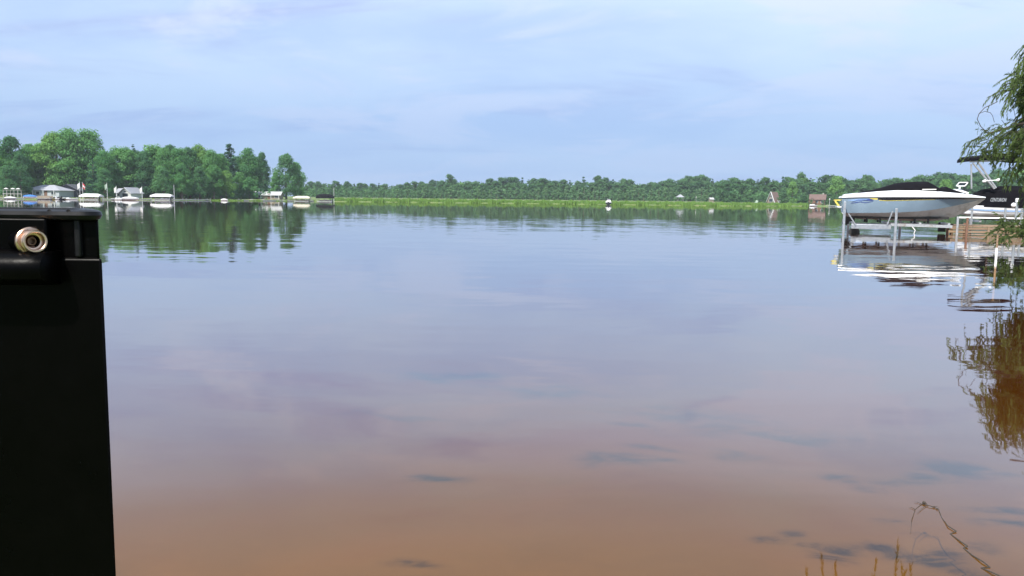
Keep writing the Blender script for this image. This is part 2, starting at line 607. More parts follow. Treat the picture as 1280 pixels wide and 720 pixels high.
by = np.concatenate([[0.5, 2.0], np.arange(2.6, 9.6, .045), [11, 14, 20, 30, 50, 100, 300, 900]])
bx = np.concatenate([[-500, -120, -50, -25, -12, -6], np.arange(-2.5, 7.2, .06), [9, 12, 16, 25, 35, 60, 140, 500]])
gx, gy = np.meshgrid(bx, by)
brng = np.random.default_rng(5)
gz = bed_z(gy) + .006 * np.sin(gx * 3.1 + np.sin(gy * 2.3) * 2) * np.sin(gy * 4.7 + np.sin(gx * 1.7))
stain = np.zeros_like(gx)
warp_x = .16 * np.sin(gy * 5.3 + 1.0) + .09 * np.sin(gy * 11 + gx * 7)
warp_y = .10 * np.sin(gx * 6.1) + .06 * np.sin(gx * 13 + gy * 5)
for px, py, rx, ry in patches:
    r_ = ray(px, py)
    t = -EYE / r_.z
    for _ in range(3):                      # follow the sight line down to the bed
        t = (float(bed_z(r_.y * t)) - EYE) / r_.z
    cx, cy = r_.x * t, r_.y * t
    dx = (gx + warp_x * min(1, rx * 1.5) - cx) / (rx * .85)
    dy = (gy + warp_y * min(1, rx * 1.5) - cy + .18 * (gx - cx)) / (ry * 1.5)
    stain = np.maximum(stain, np.exp(-(dx * dx + dy * dy) * 1.2) * (.55 + .45 * math.sin(px * 7.1) ** 2))
nx_ = len(bx)
ii = (np.arange(len(by) - 1)[:, None] * nx_ + np.arange(nx_ - 1)[None, :]).ravel()
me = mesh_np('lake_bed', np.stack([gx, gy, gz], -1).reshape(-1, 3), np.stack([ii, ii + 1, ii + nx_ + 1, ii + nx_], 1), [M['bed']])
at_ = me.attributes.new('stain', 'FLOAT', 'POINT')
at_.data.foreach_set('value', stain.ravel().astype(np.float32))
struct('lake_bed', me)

# shoreline seen from above, counter-clockwise, star-shaped round the middle of the lake
MID = Vector((0, 120))
def sx(px, d): return (X(px, d), d)
shore = [(-40, 1.0), (-12, 1.9), (-4, 2.3), (0, 2.45), (4, 2.5), (8, 4.0), (12.5, 9), (16.5, 18), (17.6, 25.0), (18.4, 28),
         (26, 36), (27.5, 47), (40, 56), (70, 85), (150, 180), (262, 330),
         sx(1260, 372), sx(1150, 372), sx(1060, 366), sx(1010, 352), sx(985, 330), sx(940, 305), sx(900, 296), sx(800, 300),
         sx(700, 304), sx(640, 304), sx(560, 300), sx(480, 296), sx(430, 293), sx(400, 292), sx(360, 288), sx(320, 284),
         sx(290, 276), sx(240, 262), sx(200, 252), sx(150, 246), sx(100, 238), sx(50, 231), sx(0, 226), sx(-80, 214),
         (-190, 180), (-190, 90), (-120, 20)]
fine = []
rg = random.Random(11)
for i, a in enumerate(shore):
    b = shore[(i + 1) % len(shore)]
    L = math.dist(a, b)
    k = max(1, min(8, int(L / 5)))
    for j in range(k):
        t = j / k
        w = 0.0 if L < 8 else min(1.0, L * .03)
        fine.append(Vector((a[0] + (b[0] - a[0]) * t + rg.uniform(-w, w), a[1] + (b[1] - a[1]) * t + rg.uniform(-w, w))))
offs = [(-4, -2.6), (0, -0.02), (0.8, 0.16), (2.5, 0.30), (8, 0.50), (40, 0.9), (200, 1.6), (1350, 3.0)]
rings = []
for off, z in offs:
    ring = []
    for p in fine:
        d = p - MID
        q = MID + d * (1 + off / d.length)
        ring.append((q.x, q.y, z + (rg.uniform(-.04, .04) if 0 < off < 100 else 0)))
    rings.append(ring)
struct('shore_ground', MB().loft(rings, closed=True), M['ground'])


def ground_z(x, y):
    d = (Vector((x, y)) - MID)
    ang = math.atan2(d.y, d.x)
    best, bd = None, 9
    for p in fine:
        a = math.atan2(p.y - MID.y, p.x - MID.x)
        e = abs((a - ang + math.pi) % (2 * math.pi) - math.pi)
        if e < bd:
            best, bd = p, e
    off = d.length - (best - MID).length
    for (o0, z0), (o1, z1) in zip(offs, offs[1:]):
        if o0 <= off <= o1:
            return z0 + (z1 - z0) * (off - o0) / (o1 - o0)
    return 0.0


# ------------------------------------------------------------------ trees
def quads(C, N, size, rng, aspect=1.0):
    n = len(C)
    N = N / (np.linalg.norm(N, axis=1, keepdims=True) + 1e-9)
    r = rng.normal(size=(n, 3))
    T = np.cross(N, r)
    T /= np.linalg.norm(T, axis=1, keepdims=True) + 1e-9
    B = np.cross(N, T)
    s = (size * rng.uniform(.6, 1.35, n))[:, None]
    V = np.stack([C - T * s * .5, C + B * s * .42 * aspect, C + T * s * .5, C - B * s * .42 * aspect], 1).reshape(-1, 3)
    return V, np.arange(4 * n).reshape(n, 4)


def crown_points(kind, H, Rr, base, ncl, nl, rng):
    """clump centres and leaf points of a crown"""
    C, N, T, cl = [], [], [], []
    for i in range(ncl):
        if kind == 'broad':
            t = rng.uniform(0, 1) ** .8
            env = math.sin(math.pi * min(1, (t * .86 + .14)) ** .75) ** .6
            z = base + (H - base) * t * .93
            r = Rr * env * (rng.uniform(.35, .92))
            cr = Rr * rng.uniform(.20, .38)
            flat = .72
        elif kind == 'oval':
            t = rng.uniform(0, 1)
            env = (math.sin(math.pi * (t * .9 + .08)) ** .55)
            z = base + (H - base) * t * .94
            r = Rr * env * rng.uniform(.2, .85)
            cr = Rr * rng.uniform(.24, .42)
            flat = .8
        elif kind == 'pine':
            k = i % 11
            t = k / 11 + rng.uniform(-.035, .035)
            z = base + (H - base) * (t * .98)
            r = Rr * (1 - t) ** .7 * rng.uniform(.15, 1.0) * (0.75 + .25 * (k % 2))
            cr = Rr * rng.uniform(.20, .36) * (1 - .45 * t)
            flat = .42
        else:  # spruce
            t = rng.uniform(0, 1) ** 1.3
            z = base + (H - base) * t
            r = Rr * (1 - t) * rng.uniform(.35, .9)
            cr = Rr * (.34 * (1 - t) + .07)
            flat = .5
        a = rng.uniform(0, 2 * math.pi)
        c = np.array([r * math.cos(a), r * math.sin(a), z])
        cl.append((c, cr))
        n = max(8, int(nl * (cr / (Rr * .3)) ** 2))
        d = rng.normal(size=(n, 3))
        d /= np.linalg.norm(d, axis=1, keepdims=True)
        rad = cr * rng.uniform(.55, 1.08, (n, 1))
        C.append(c + d * rad * np.array([1, 1, flat]))
        up = np.array([0, 0, .5 if kind != 'pine' else 1.4])
        N.append(d + up + rng.normal(size=(n, 3)) * .45)
        T.append(np.clip(rng.uniform(0, 1) * .55 + rng.uniform(0, .45, n) , 0, 1))
    return np.concatenate(C), np.concatenate(N), np.concatenate(T), cl


def trunk_mesh(H, base, cl, r0, rng, nlimb=9):
    mb = MB()
    lean = rng.uniform(-.02, .02, 2) * H
    top = H * .82
    pts, rad = [], []
    for k in range(6):
        t = k / 5
        pts.append((lean[0] * t * t + rng.uniform(-.01, .01) * H * (k > 0) * .4, lean[1] * t * t, top * t - (.4 if k == 0 else 0)))
        rad.append(r0 * (1 - .85 * t) * (1.35 if k == 0 else 1))
    mb.tube(pts, rad, 7)
    for c, cr in cl[:nlimb]:
        z0 = min(max(c[2] - np.hypot(c[0], c[1]) * .8 - .05 * H, base * .8), top * .9)
        t = z0 / top
        a = Vector((lean[0] * t * t, lean[1] * t * t, z0))
        b = Vector(c)
        mid = a.lerp(b, .5) + Vector((0, 0, -.02 * H))
        mb.tube([a, mid, b], [r0 * .38, r0 * .25, r0 * .08], 5)
    return mb


def make_tree_meshes(kind, H, Rr, base, ncl, nl, leaf, r0, lm, bark, seed):
    rng = np.random.default_rng(seed)
    C, N, T, cl = crown_points(kind, H, Rr, base, ncl, nl, rng)
    V, Fq = quads(C, N, leaf, rng)
    me = mesh_np('crown', V, Fq, [lm], np.repeat(T, 4))
    tm = trunk_mesh(H, base, cl, r0, rng)
    ob = tm.build('trunk', bark)
    td = ob.data
    bpy.data.objects.remove(ob)
    return me, td


LEFT = {}
for i in range(5):
    LEFT['broad', i] = make_tree_meshes('broad', 18, 6.0, 2.2, 88, 105, .48, .34, M['leaf_left'], M['bark'], 20 + i)
for i in range(3):
    LEFT['oval', i] = make_tree_meshes('oval', 18, 4.2, 1.8, 80, 100, .46, .30, M['leaf_left'], M['bark_pale'], 40 + i)
for i in range(2):
    LEFT['dark', i] = make_tree_meshes('broad', 18, 5.4, 1.6, 88, 100, .46, .34, M['leaf_dark'], M['bark'], 60 + i)
LEFT['pine', 0] = make_tree_meshes('pine', 18, 4.2, 6.0, 96, 70, .46, .26, M['needle'], M['bark'], 71)
for i in range(2):
    LEFT['spruce', i] = make_tree_meshes('spruce', 18, 4.0, .8, 80, 80, .45, .24, M['needle'], M['bark'], 75 + i)
LEFT['bright', 0] = make_tree_meshes('broad', 18, 6.4, 2.2, 88, 105, .48, .34, M['leaf_bright'], M['bark'], 85)
for i in range(2):
    LEFT['shrub', i] = make_tree_meshes('broad', 18, 9.5, .5, 46, 90, 1.2, .2, M['leaf_left'], M['bark'], 87 + i)


def place_tree(kind, var, px, top, d, label, group=None, name='leafy_tree', wide=1.0, rng=random.Random(3), cat='tree'):
    cm, tm = LEFT[kind, var]
    x = X(px, d)
    gz = ground_z(x, d)
    h = Z(px, top, d) - gz
    s = h / 18.0
    t = thing(name, label, cat, (x, d, gz), rng.uniform(0, 6.28), group)
    t.scale = (s * wide, s * wide, s)
    link('trunk', tm, t)
    link('crown', cm, t)
    return t


GL = 'trees along the left shore'
rt = random.Random(8)
# px, top y, distance, kind, variant, width, label (None: one of the row that nothing tells apart)
left_trees = [
    (-6, 168, 246, 'broad', 0, 1.0, 'dark leafy tree cut by the left edge of the photo'),
    (17, 170, 258, 'dark', 0, 1.0, 'dark leafy tree behind the white patio umbrellas'), (40, 179, 252, 'broad', 1, .85, 'mid green tree behind the blue tarpaulin boat'), (27, 187, 244, 'dark', 1, .8, 'short dark tree behind the raised deck'),
    (54, 178, 262, 'oval', 0, 1.1, 'slender tree left of the big light green one'),
    (72, 163, 262, 'bright', 0, 1.0, 'big light green tree rounded above the grey hip-roofed house'),
    (90, 160, 266, 'broad', 2, .85, 'tall leafy tree directly right of the big light green one'),
    (113, 159, 272, 'broad', 3, .85, 'tallest tree of the left shore with a ragged open right side'),
    (98, 190, 250, 'dark', 0, .8, 'dark low tree behind the two flags of white and red'), (118, 196, 252, 'spruce', 0, 1.2, 'dark spruce just right of the ragged tallest tree'),
    (131, 186, 262, 'broad', 4, .9, 'round leafy tree behind the limp green and white flag'), (147, 183, 268, 'broad', 0, .85, 'leafy tree behind the short flag pole left of the cottage'), (159, 184, 262, 'oval', 1, 1.2, 'narrow tree directly above the cottage roof'),
    (169, 180, 272, 'spruce', 1, 1.0, 'pointed dark conifer standing up above the small white-gabled cottage'),
    (183, 187, 268, 'dark', 1, .9, 'dark tree behind the flag right of the cottage'), (195, 180, 276, 'oval', 2, 1.2, 'narrow tall tree above the left half of the second canopied lift'), (207, 184, 270, 'broad', 1, .85, 'leafy tree above the right half of the second canopied lift'),
    (214, 181, 280, 'dark', 0, .9, 'dark tree behind the bare white pole'), (226, 183, 272, 'broad', 3, .85, 'leafy tree right of the bare white pole'), (238, 182, 280, 'dark', 1, .95, 'dark tree two crowns left of the pointed light green one'),
    (251, 179, 286, 'bright', 0, .8, 'light green tree with a pointed top left of the tiered pine'),
    (266, 187, 280, 'broad', 2, .8, 'leafy tree between the pointed light green one and the tiered pine'), (276, 191, 286, 'oval', 0, 1.1, 'slim pale-stemmed tree just left of the tiered pine'),
    (288, 177.5, 302, 'pine', 0, 1.0, 'tall pine with flat tiers of needles rising above the leafy row'),
    (312, 183, 306, 'broad', 4, .78, 'round-topped tree with sky showing through beside the tiered pine'),
    (329, 190, 308, 'dark', 0, .62, 'narrow dark tree at the right end of the dense row'),
    (358, 190, 306, 'dark', 1, 1.0, 'lone full tree standing apart at the tip of the left shore'),
    (370, 202, 310, 'broad', 1, .85, 'smaller tree leaning against the lone tree at the tip'),
    (330, 219, 300, 'spruce', 0, 1.25, 'small dark cone-shaped spruce behind the long low house'),
    (150, 206, 254, 'dark', 0, 1.0, 'low dark tree touching the cottage from behind'), (180, 204, 256, 'spruce', 0, 1.3, 'low spruce between cottage and second canopied lift'), (205, 208, 262, 'dark', 1, 1.0, 'low dark tree right behind the second white canopy'),
    (228, 204, 266, 'broad', 0, .9, 'lower leafy tree by the shore right of the bare pole'), (250, 208, 270, 'dark', 0, 1.0, 'low dark tree at the shore left of the white raft'),
    (268, 206, 276, 'oval', 1, 1.2, 'low slim tree at the shore just left of the white raft'), (283, 212, 280, 'bright', 0, .9, 'pale green low tree behind the white covered raft'),
    (300, 214, 296, 'broad', 3, .9, 'small leafy tree right of the white raft, before the long low house'), (10, 205, 240, 'dark', 1, 1.1, 'low dark tree at the far left behind the small white covered boat'), (312, 222, 294, 'shrub', 0, .8, 'wide low shrub in front of the long low house'),
    (50, 206, 256, 'broad', 4, 1.1, 'lower leafy tree peeking over the hip roof on its left'), (78, 208, 256, 'dark', 0, 1.1, 'low dark tree between the hip-roofed house and the dark gabled house'), (132, 210, 250, 'dark', 1, 1.1, 'low dark tree behind the dock between lift and cottage'),
    (345, 214, 302, 'oval', 2, .9, 'thin pale tree in the gap left of the lone tree'),
]
for px, top, d, k, v, w, lab in left_trees:
    if 30 < px < 112 or 138 < px < 182:
        d = max(d, 267)
    nm = {'pine': 'pine_tree', 'spruce': 'spruce_tree'}.get(k, 'leafy_tree')
    g = None
    if lab is None:
        g = GL
        lab = 'mixed green tree in the unbroken wooded row along the left shore' if nm == 'leafy_tree' else 'dark conifer hidden low in the wooded row along the left shore'
    place_tree(k, v, px, top, d, lab, g, nm, w, rt)
# second row behind, filling the wood
for i in range(26):
    px = -20 + i * 13.6 + rt.uniform(-4, 4)
    top = 190 + rt.uniform(-4, 8)
    if px > 335:
        continue
    place_tree(rt.choice(['broad', 'dark', 'dark']), rt.randrange(2), px, top, 292 + rt.uniform(0, 30) + px * .1,
               'green crown half hidden in the back rows of the left shore wood', GL, 'leafy_tree', 1.1, rt)

# far wood: single-mesh trees
def far_mesh(kind, H, Rr, base, ncl, nl, leaf, lm, seed):
    rng = np.random.default_rng(seed)
    C, N, T, cl = crown_points(kind, H, Rr, base, ncl, nl, rng)
    V, Fq = quads(C, N, leaf, rng)
    ts = []
    n = 6
    for z, r in ((-.5, .3), (H * .8, .06)):
        for k in range(n):
            ts.append((r * math.cos(k * 2 * math.pi / n), r * math.sin(k * 2 * math.pi / n), z))
    tf = np.array([(k, (k + 1) % n, n + (k + 1) % n, n + k) for k in range(n)]) + len(V)
    tint = np.concatenate([np.repeat(T, 4), np.zeros(len(ts))])
    V = np.concatenate([V, np.array(ts)])
    mi = np.concatenate([np.zeros(len(Fq)), np.ones(n)])
    return mesh_np('far_tree', V, np.concatenate([Fq, tf]), [lm, M['bark']], tint, mi)


FAR = [far_mesh('broad', 15, 5.6, .2, 64, 40, .80, M['leaf_far'], 100 + i) for i in range(5)]
FARO = [far_mesh('oval', 15, 4.2, .2, 56, 42, .78, M['leaf_far'], 110 + i) for i in range(3)]
FARP = [far_mesh('spruce', 15, 3.6, .3, 54, 40, .75, M['needle'], 120 + i) for i in range(2)]
SAP = [far_mesh('oval', 9, 2.0, .4, 26, 34, .60, M['leaf_sapling'], 130 + i) for i in range(3)]
BRI = [far_mesh('broad', 15, 5.6, .5, 60, 44, .85, M['leaf_bright'], 140)]

far_top = [(370, 224), (400, 226.5), (430, 227), (460, 229), (500, 229), (520, 226), (540, 225), (553, 222.5), (575, 224), (600, 223), (625, 221),
           (640, 222), (680, 223), (700, 225), (715, 224), (760, 223), (776, 223), (790, 226), (812, 226), (835, 222), (855, 220),
           (875, 219), (900, 222), (916, 220), (935, 223), (950, 223), (975, 221), (1020, 219), (1045, 219), (1060, 221), (1080, 218.5),
           (1100, 220), (1150, 217), (1190, 214.5), (1290, 212)]


def ft(px):
    for (a, ya), (b, yb) in zip(far_top, far_top[1:]):
        if a <= px <= b:
            return ya + (yb - ya) * (px - a) / (b - a)
    return far_top[-1][1]


def far_tree(me, h0, px, top, d, label, group, name='leafy_tree', wide=1.0):
    x = X(px, d)
    gz = ground_z(x, d)
    h = Z(px, top, d) - gz
    o = link(name, me)
    s = h / h0
    o.location = (x, d, gz)
    o.scale = (s * wide, s * wide, s)
    o.rotation_euler = (0, 0, rt.uniform(0, 6.28))
    return tag(o, label, 'tree', group)


GF = 'trees of the far wood'
LF = 'leafy tree in the long far wood behind the marsh'
GR = 'trees of the wood behind the right shore'
LR = 'dark leafy tree in the far wood right of the marsh and behind the speedboat'
px = 372.0
while px < 1290:
    right = px > 905
    d = (445 if right else 560) + rt.uniform(0, 25)
    top = ft(px) + rt.choice([-1.2, -.4, .4, 1.2, 2.8, 4.0]) + rt.uniform(-.4, .4)
    kind = rt.random()
    if kind < .05:
        me, w = BRI[0], 1.0
    elif kind < .62:
        me, w = rt.choice(FAR), 1.0
    elif kind < .88:
        me, w = rt.choice(FARO), 1.15
    else:
        me, w = rt.choice(FARP), 1.1
    far_tree(me, 15, px, top, d, LR if right else LF, GR if right else GF, 'leafy_tree' if kind < .88 else 'conifer_tree', w * 1.25)
    px += rt.uniform(6.5, 10) * (1.15 if right else 1)
# row in front of it, lower
px = 376.0
while px < 1290:
    right = px > 905
    d = (418 if right else 500) + rt.uniform(0, 25)
    top = ft(px) + rt.uniform(4, 10)
    far_tree(rt.choice(FAR + FARO), 15, px, top, d, LR if right else LF, GR if right else GF, 'leafy_tree', 1.4)
    px += rt.uniform(8, 13)
# peaks of the skyline that one can point at
for me, px, top, d, w, lab, nm in [
        (FAR[1], 562, 216.5, 540, .8, 'tallest crown of the far wood left of the middle', 'leafy_tree'),
        (FARP[0], 729, 220, 560, 1.5, 'dark blunt conifer on the skyline above the small fishing boat', 'conifer_tree'),
        (FARO[1], 747, 218.8, 555, 1.2, 'slim pointed tree on the skyline right of the dark conifer', 'leafy_tree'),
        (FAR[2], 1000, 214.5, 460, .7, 'open airy tree sticking up above the brown-roofed house', 'leafy_tree'),
        (BRI[0], 1045, 218.5, 402, .8, 'lighter green tree beside the brown-roofed house', 'leafy_tree'),
        (BRI[0], 1181, 223.0, 300, .9, 'yellow-green rounded tree showing just above the speedboat cover', 'leafy_tree'),
        (BRI[0], 990, 226, 405, .8, 'light green rounded tree between the A-frame and the brown house', 'leafy_tree')]:
    far_tree(me, 15, px, top, d, lab, None, nm, w)
GS = 'saplings at the edge of the marsh'
px = 424.0
while px < 905:
    far_tree(rt.choice(SAP), 9, px, 232 + rt.uniform(-1, 6) + (3 if px < 500 else 0), 470 + rt.uniform(-20, 15),
             'pale green sapling in the low row where marsh meets the far wood', GS, 'sapling', 1.1)
    px += rt.uniform(5, 10)

# undergrowth that nobody could count
rng = np.random.default_rng(4)


def scatter(name, n, pxr, dfun, depth, hfun, size, lm, cat=None, grass=False, normal_up=.5):
    px_ = rng.uniform(*pxr, n)
    d_ = np.array([dfun(p) for p in px_]) + rng.uniform(0, 1, n) * depth
    x_ = (px_ - 641.2) / F * d_ * .994
    h_ = np.array([hfun(p) for p in px_])
    clump = (np.sin(px_ * .9) * .3 + np.sin(px_ * .37 + 1.3) * .4 + np.sin(px_ * 2.3) * .2 + 1) / 1.9
    gz = np.array([ground_z(a, b) for a, b in zip(x_[:: max(1, n // 300)], d_[:: max(1, n // 300)])]).mean()
    if grass:
        hh = h_ * rng.uniform(.5, 1.1, n) * (.62 + .62 * clump)
        d_ = d_ + 1.6 * np.sin(px_ * .21) + 1.1 * np.sin(px_ * .57 + 2)
        x_ = (px_ - 641.2) / F * d_ * .994
        lean = rng.normal(size=(n, 2)) * .16
        w = size * rng.uniform(.6, 1.4, n)
        a = rng.uniform(0, math.pi, n)
        base = np.stack([x_, d_, np.zeros(n)], 1)
        T = np.stack([np.cos(a), np.sin(a), np.zeros(n)], 1) * w[:, None] * .5
        tip = base + np.stack([lean[:, 0] * hh, lean[:, 1] * hh, hh], 1)
        V = np.stack([base - T, base + T, tip], 1).reshape(-1, 3)
        Fq = np.arange(3 * n).reshape(n, 3)
        tint = np.repeat(np.clip(rng.uniform(0, 1, n) * .6 + .4 * clump, 0, 1), 3)
    else:
        z_ = gz + rng.uniform(0, 1, n) * h_ * ((0.35 if name == 'undergrowth' else .8) + (.65 if name == 'undergrowth' else .2) * clump)
        C = np.stack([x_, d_, z_], 1)
        N = rng.normal(size=(n, 3)) + np.array([0, -.4, normal_up])
        V, Fq = quads(C, N, size, rng)
        tint = np.repeat(np.clip(rng.uniform(0, 1, n) * .6 + .4 * clump, 0, 1), 4)
    o = link(name, mesh_np(name, V, Fq, [lm], tint))
    if cat:
        tag(o, None, None, None, 'stuff')
    return o


scatter('undergrowth', 9000, (-20, 345), lambda p: (266 if p < 185 else 240 + p * .17), 16, lambda p: 4.2, .8, M['leaf_dark'], 'stuff')
scatter('undergrowth', 16000, (372, 1290), lambda p: 492 if p < 905 else 408, 26, lambda p: 7.5, 1.1, M['leaf_far'], 'stuff')


scatter('distant_wood', 15000, (368, 1292), lambda p: 585 if p < 905 else 470, 14, lambda p: max(6.0, Z(p, ft(min(max(p, 371), 1289)) + 2.0, 585 if p < 905 else 470) - 1.6), 1.5, M['leaf_far'], 'stuff')


def marsh_d(p):
    for (a, da), (b, db) in zip([(410, 292.5), (480, 296), (560, 300), (640, 304), (700, 304), (800, 300), (900, 296), (940, 305), (985, 330)],
                                [(480, 296), (560, 300), (640, 304), (700, 304), (800, 300), (900, 296), (940, 305), (985, 330), (1012, 352)]):
        if a <= p <= b:
            return da + (db - da) * (p - a) / (b - a) + .2
    return 352


for px, top, d, kind in ((952, 243, 388, FAR[0]), (980, 240, 386, FAR[1]), (984, 246, 384, SAP[0]), (1006, 243, 370, FARO[0]), (1036, 241, 378, FAR[2]), (1043, 243, 372, FARO[1]), (1014, 249, 362, SAP[1]), (1029, 250, 362, SAP[2])):
    far_tree(kind, 9 if kind in SAP else 15, px, top, d, 'low bushy tree crowding the A-frame and the brown-roofed house', 'bushes round the far houses', 'leafy_bush', 1.5)
scatter('marsh_grass', 60000, (412, 1012), marsh_d, 26, lambda p: 1.45, .30, M['grass'], 'stuff', grass=True)
scatter('lawn_grass', 9000, (225, 412), lambda p: 258 + (p - 225) * .19, 6, lambda p: .45, .22, M['grass'], 'stuff', grass=True)


# ------------------------------------------------------------------ left shore: houses, docks, boats
def gz_at(px, d):
    return ground_z(X(px, d), d)


def window(mb_parent, x, y, z, w, h, normal_y=-1, frame=M['white_wall']):
    f = MB()
    t = .09
    for (cx, cz, sx_, sz_) in ((x, z + h / 2, w + t, t), (x, z - h / 2, w + t, t), (x - w / 2, z, t, h - t), (x + w / 2, z, t, h - t)):
        f.box((cx, y, cz), (sx_, .10, sz_))
    fo = f.build('window', frame, mb_parent)
    MB().box((x, y + .02, z), (w - t, .04, h - t)).build('pane', M['glass'], fo)
    return fo


def house(name, label, loc, rz, w, dep, eave, ridge, wall, roof, hip=False, axis='x', wins=(), door=None, porch=None, trim=M['white_wall'], over=.5):
    t = thing(name, label, 'house', loc, rz)
    wb = MB().box((0, 0, eave / 2 - .3), (w, dep, eave + .6))
    rf = MB()
    ho = over
    if hip:
        a, b, c = w / 2 + ho, dep / 2 + ho, max(.2, w / 2 - dep * .55)
        e = eave + .012
        vs = [(-a, -b, e), (a, -b, e), (a, b, e), (-a, b, e), (-c, 0, ridge), (c, 0, ridge)]
        rf.add(vs, [(0, 1, 5, 4), (1, 2, 5), (2, 3, 4, 5), (3, 0, 4), (3, 2, 1, 0)])
    elif axis == 'x':
        a, b = w / 2 + ho, dep / 2 + ho
        e = eave - .15
        th = .16
        rf.prism([(-a, -b, e), (-a, 0, ridge), (-a, b, e), (-a, b, e + th), (-a, 0, ridge + th), (-a, -b, e + th)], (2 * a, 0, 0))
        wb.prism([(-w / 2 + .002, -dep / 2 + .01, eave), (-w / 2 + .002, dep / 2 - .01, eave), (-w / 2 + .002, 0, ridge - .1)], (w - .004, 0, 0))
    else:
        a, b = w / 2 + ho, dep / 2 + ho
        e = eave - .15
        th = .16
        rf.prism([(-a, -b, e), (0, -b, ridge), (a, -b, e), (a, -b, e + th), (0, -b, ridge + th), (-a, -b, e + th)], (0, 2 * b, 0))
        wb.prism([(-w / 2 + .01, -dep / 2 + .002, eave), (w / 2 - .01, -dep / 2 + .002, eave), (0, -dep / 2 + .002, ridge - .1)], (0, dep - .004, 0))
        tb = MB()
        for s in (-1, 1):
            tb.bar((s * a, -b - .04, e + .02), (0, -b - .04, ridge + .02), .06, .30, (0, 1, 0))
        tb.build('gable_trim', trim, t)
    wb.build('wall', wall, t)
    rf.build('roof', roof, t)
    for (x, z, ww, hh) in wins:
        window(t, x, -dep / 2 - .04, z, ww, hh, frame=trim)
    if door:
        x, ww = door
        dd = MB().box((x, -dep / 2 - .03, 1.0), (ww, .08, 2.0)).build('door', M['brown_wall'], t)
        MB().box((x + ww * .35, -dep / 2 - .10, 1.0), (.06, .06, .12)).build('handle', M['galv'], dd)
    if porch:
        for x in porch:
            MB().box((x, -dep / 2 - 1.3, eave / 2), (.16, .16, eave - .02)).build('porch_post', M['white_wall'], t)
    return t


def at(px, d, z=None):
    return (X(px, d), d, gz_at(px, d) if z is None else z)


d = 250
house('lake_house', 'long grey hip-roofed house under the light green tree on the left shore', at(62, d), R(-6), 11.5, 7.0, 2.0, 3.7, M['grey_wall'], M['grey_roof'], True,
      wins=((-3.6, 1.2, 1.5, 1.0), (-1.2, 1.2, 1.2, 1.0), (3.9, 1.2, 1.4, 1.0)), door=(1.4, .95), porch=(-5, -2, 1.5, 5))
house('lake_house', 'dark gabled house right of the grey hip-roofed house', at(90, 256), R(8), 6.4, 6.5, 2.1, 3.9, M['dark_wall'], M['dark_roof'], False, 'y',
      wins=((-1.4, 1.2, 1.1, 1.0), (1.4, 1.2, 1.1, 1.0)), door=(0, .9), trim=M['dark_wall'])
# cottage with a gable facing the lake and a wing to its left
t = house('cottage', 'small white-gabled cottage with a grey roof between the two canopied boat lifts', at(164.5, 258), R(-10), 4.0, 6.0, 1.5, 3.25, M['white_wall'], M['grey_roof'], False, 'y',
          wins=((0, .95, 2.0, 1.2), (0, 2.1, 1.0, .5)), trim=M['white_wall'], over=.35)
MB().box((-3.3, .6, .75), (2.6, 4.0, 2.0)).build('wing', M['grey_wall'], t)
MB().prism([(-5.0, -1.75, 1.55), (-5.0, .6, 2.95), (-5.0, 2.95, 1.55), (-5.0, 2.95, 1.70), (-5.0, .6, 3.10), (-5.0, -1.75, 1.70)], (4.2, 0, 0)).build('wing_roof', M['grey_roof'], t)
window(t, -3.4, -1.45, .9, 1.3, .9)
t = house('lake_house', 'long low house with a pale roof between trees near the tip of the left shore', at(333, 299), R(3), 11.0, 5.0, 1.5, 2.7, M['tan_wall'], M['pale_roof'], False, 'x',
          wins=((-4.2, .95, 1.6, .9), (-1.5, .95, 1.4, .9), (4.4, .95, 1.4, .9)), door=(1.6, .95), porch=(-5, -1, 2.6, 5.4))
house('shed', 'small white garden shed standing behind the marsh grass', at(889, 396), R(10), 1.8, 1.8, 1.5, 2.2, M['tan_wall'], M['pale_roof'], False, 'x', over=.25)
# A-frame
t = thing('a_frame_house', 'steep brown A-frame house with a white front edge beyond the marsh', 'house', at(967, 392), R(-62))
hh, ww, ln = 5.2, 2.6, 3.6
MB().prism([(-ww, -ln / 2, .15), (0, -ln / 2, hh), (ww, -ln / 2, .15)], (0, ln, 0)).build('wall', M['tan_wall'], t)
for s in (-1, 1):
    MB().bar((s * (ww + .2), 0, 0), (s * .02, 0, hh + .2), ln + .6, .12, (s, 0, .6)).build('roof', M['brown_roof'], t)
tb = MB()
for s in (-1, 1):
    tb.bar((s * (ww + .25), -ln / 2 - .38, 0), (0, -ln / 2 - .38, hh + .3), .12, .5, (0, 1, 0))
tb.build('gable_trim', M['white_wall'], t)
window(t, 0, -ln / 2 - .05, 1.4, 2.4, 1.6)
window(t, 0, -ln / 2 - .05, 3.3, 1.1, .9)
MB().box((ww - .3, ln / 2 - .9, .7), (1.3, 1.4, 1.3)).build('porch', M['white_wall'], t)
# brown house
t = house('lake_house', 'red-brown roofed house on the far shore left of the speedboat', at(1022, 374), R(-24), 6.4, 5.4, 2.3, 4.6, M['brown_wall'], M['brown_roof'], False, 'x',
          wins=((-.2, 1.3, 1.1, 1.0), (2.2, 1.3, 1.3, 1.1)), door=(1.0, .9))
MB().box((-2.2, -3.5, .9), (3.0, 1.6, 1.9)).build('porch', M['brown_wall'], t)
MB().prism([(-4.0, -4.5, 1.9), (-2.2, -4.5, 3.2), (-.4, -4.5, 1.9)], (0, 3.2, 0)).build('porch_roof', M['brown_roof'], t)
MB().box((2.3, .7, 4.6), (.6, .6, 1.4)).build('chimney', M['stone'], t)
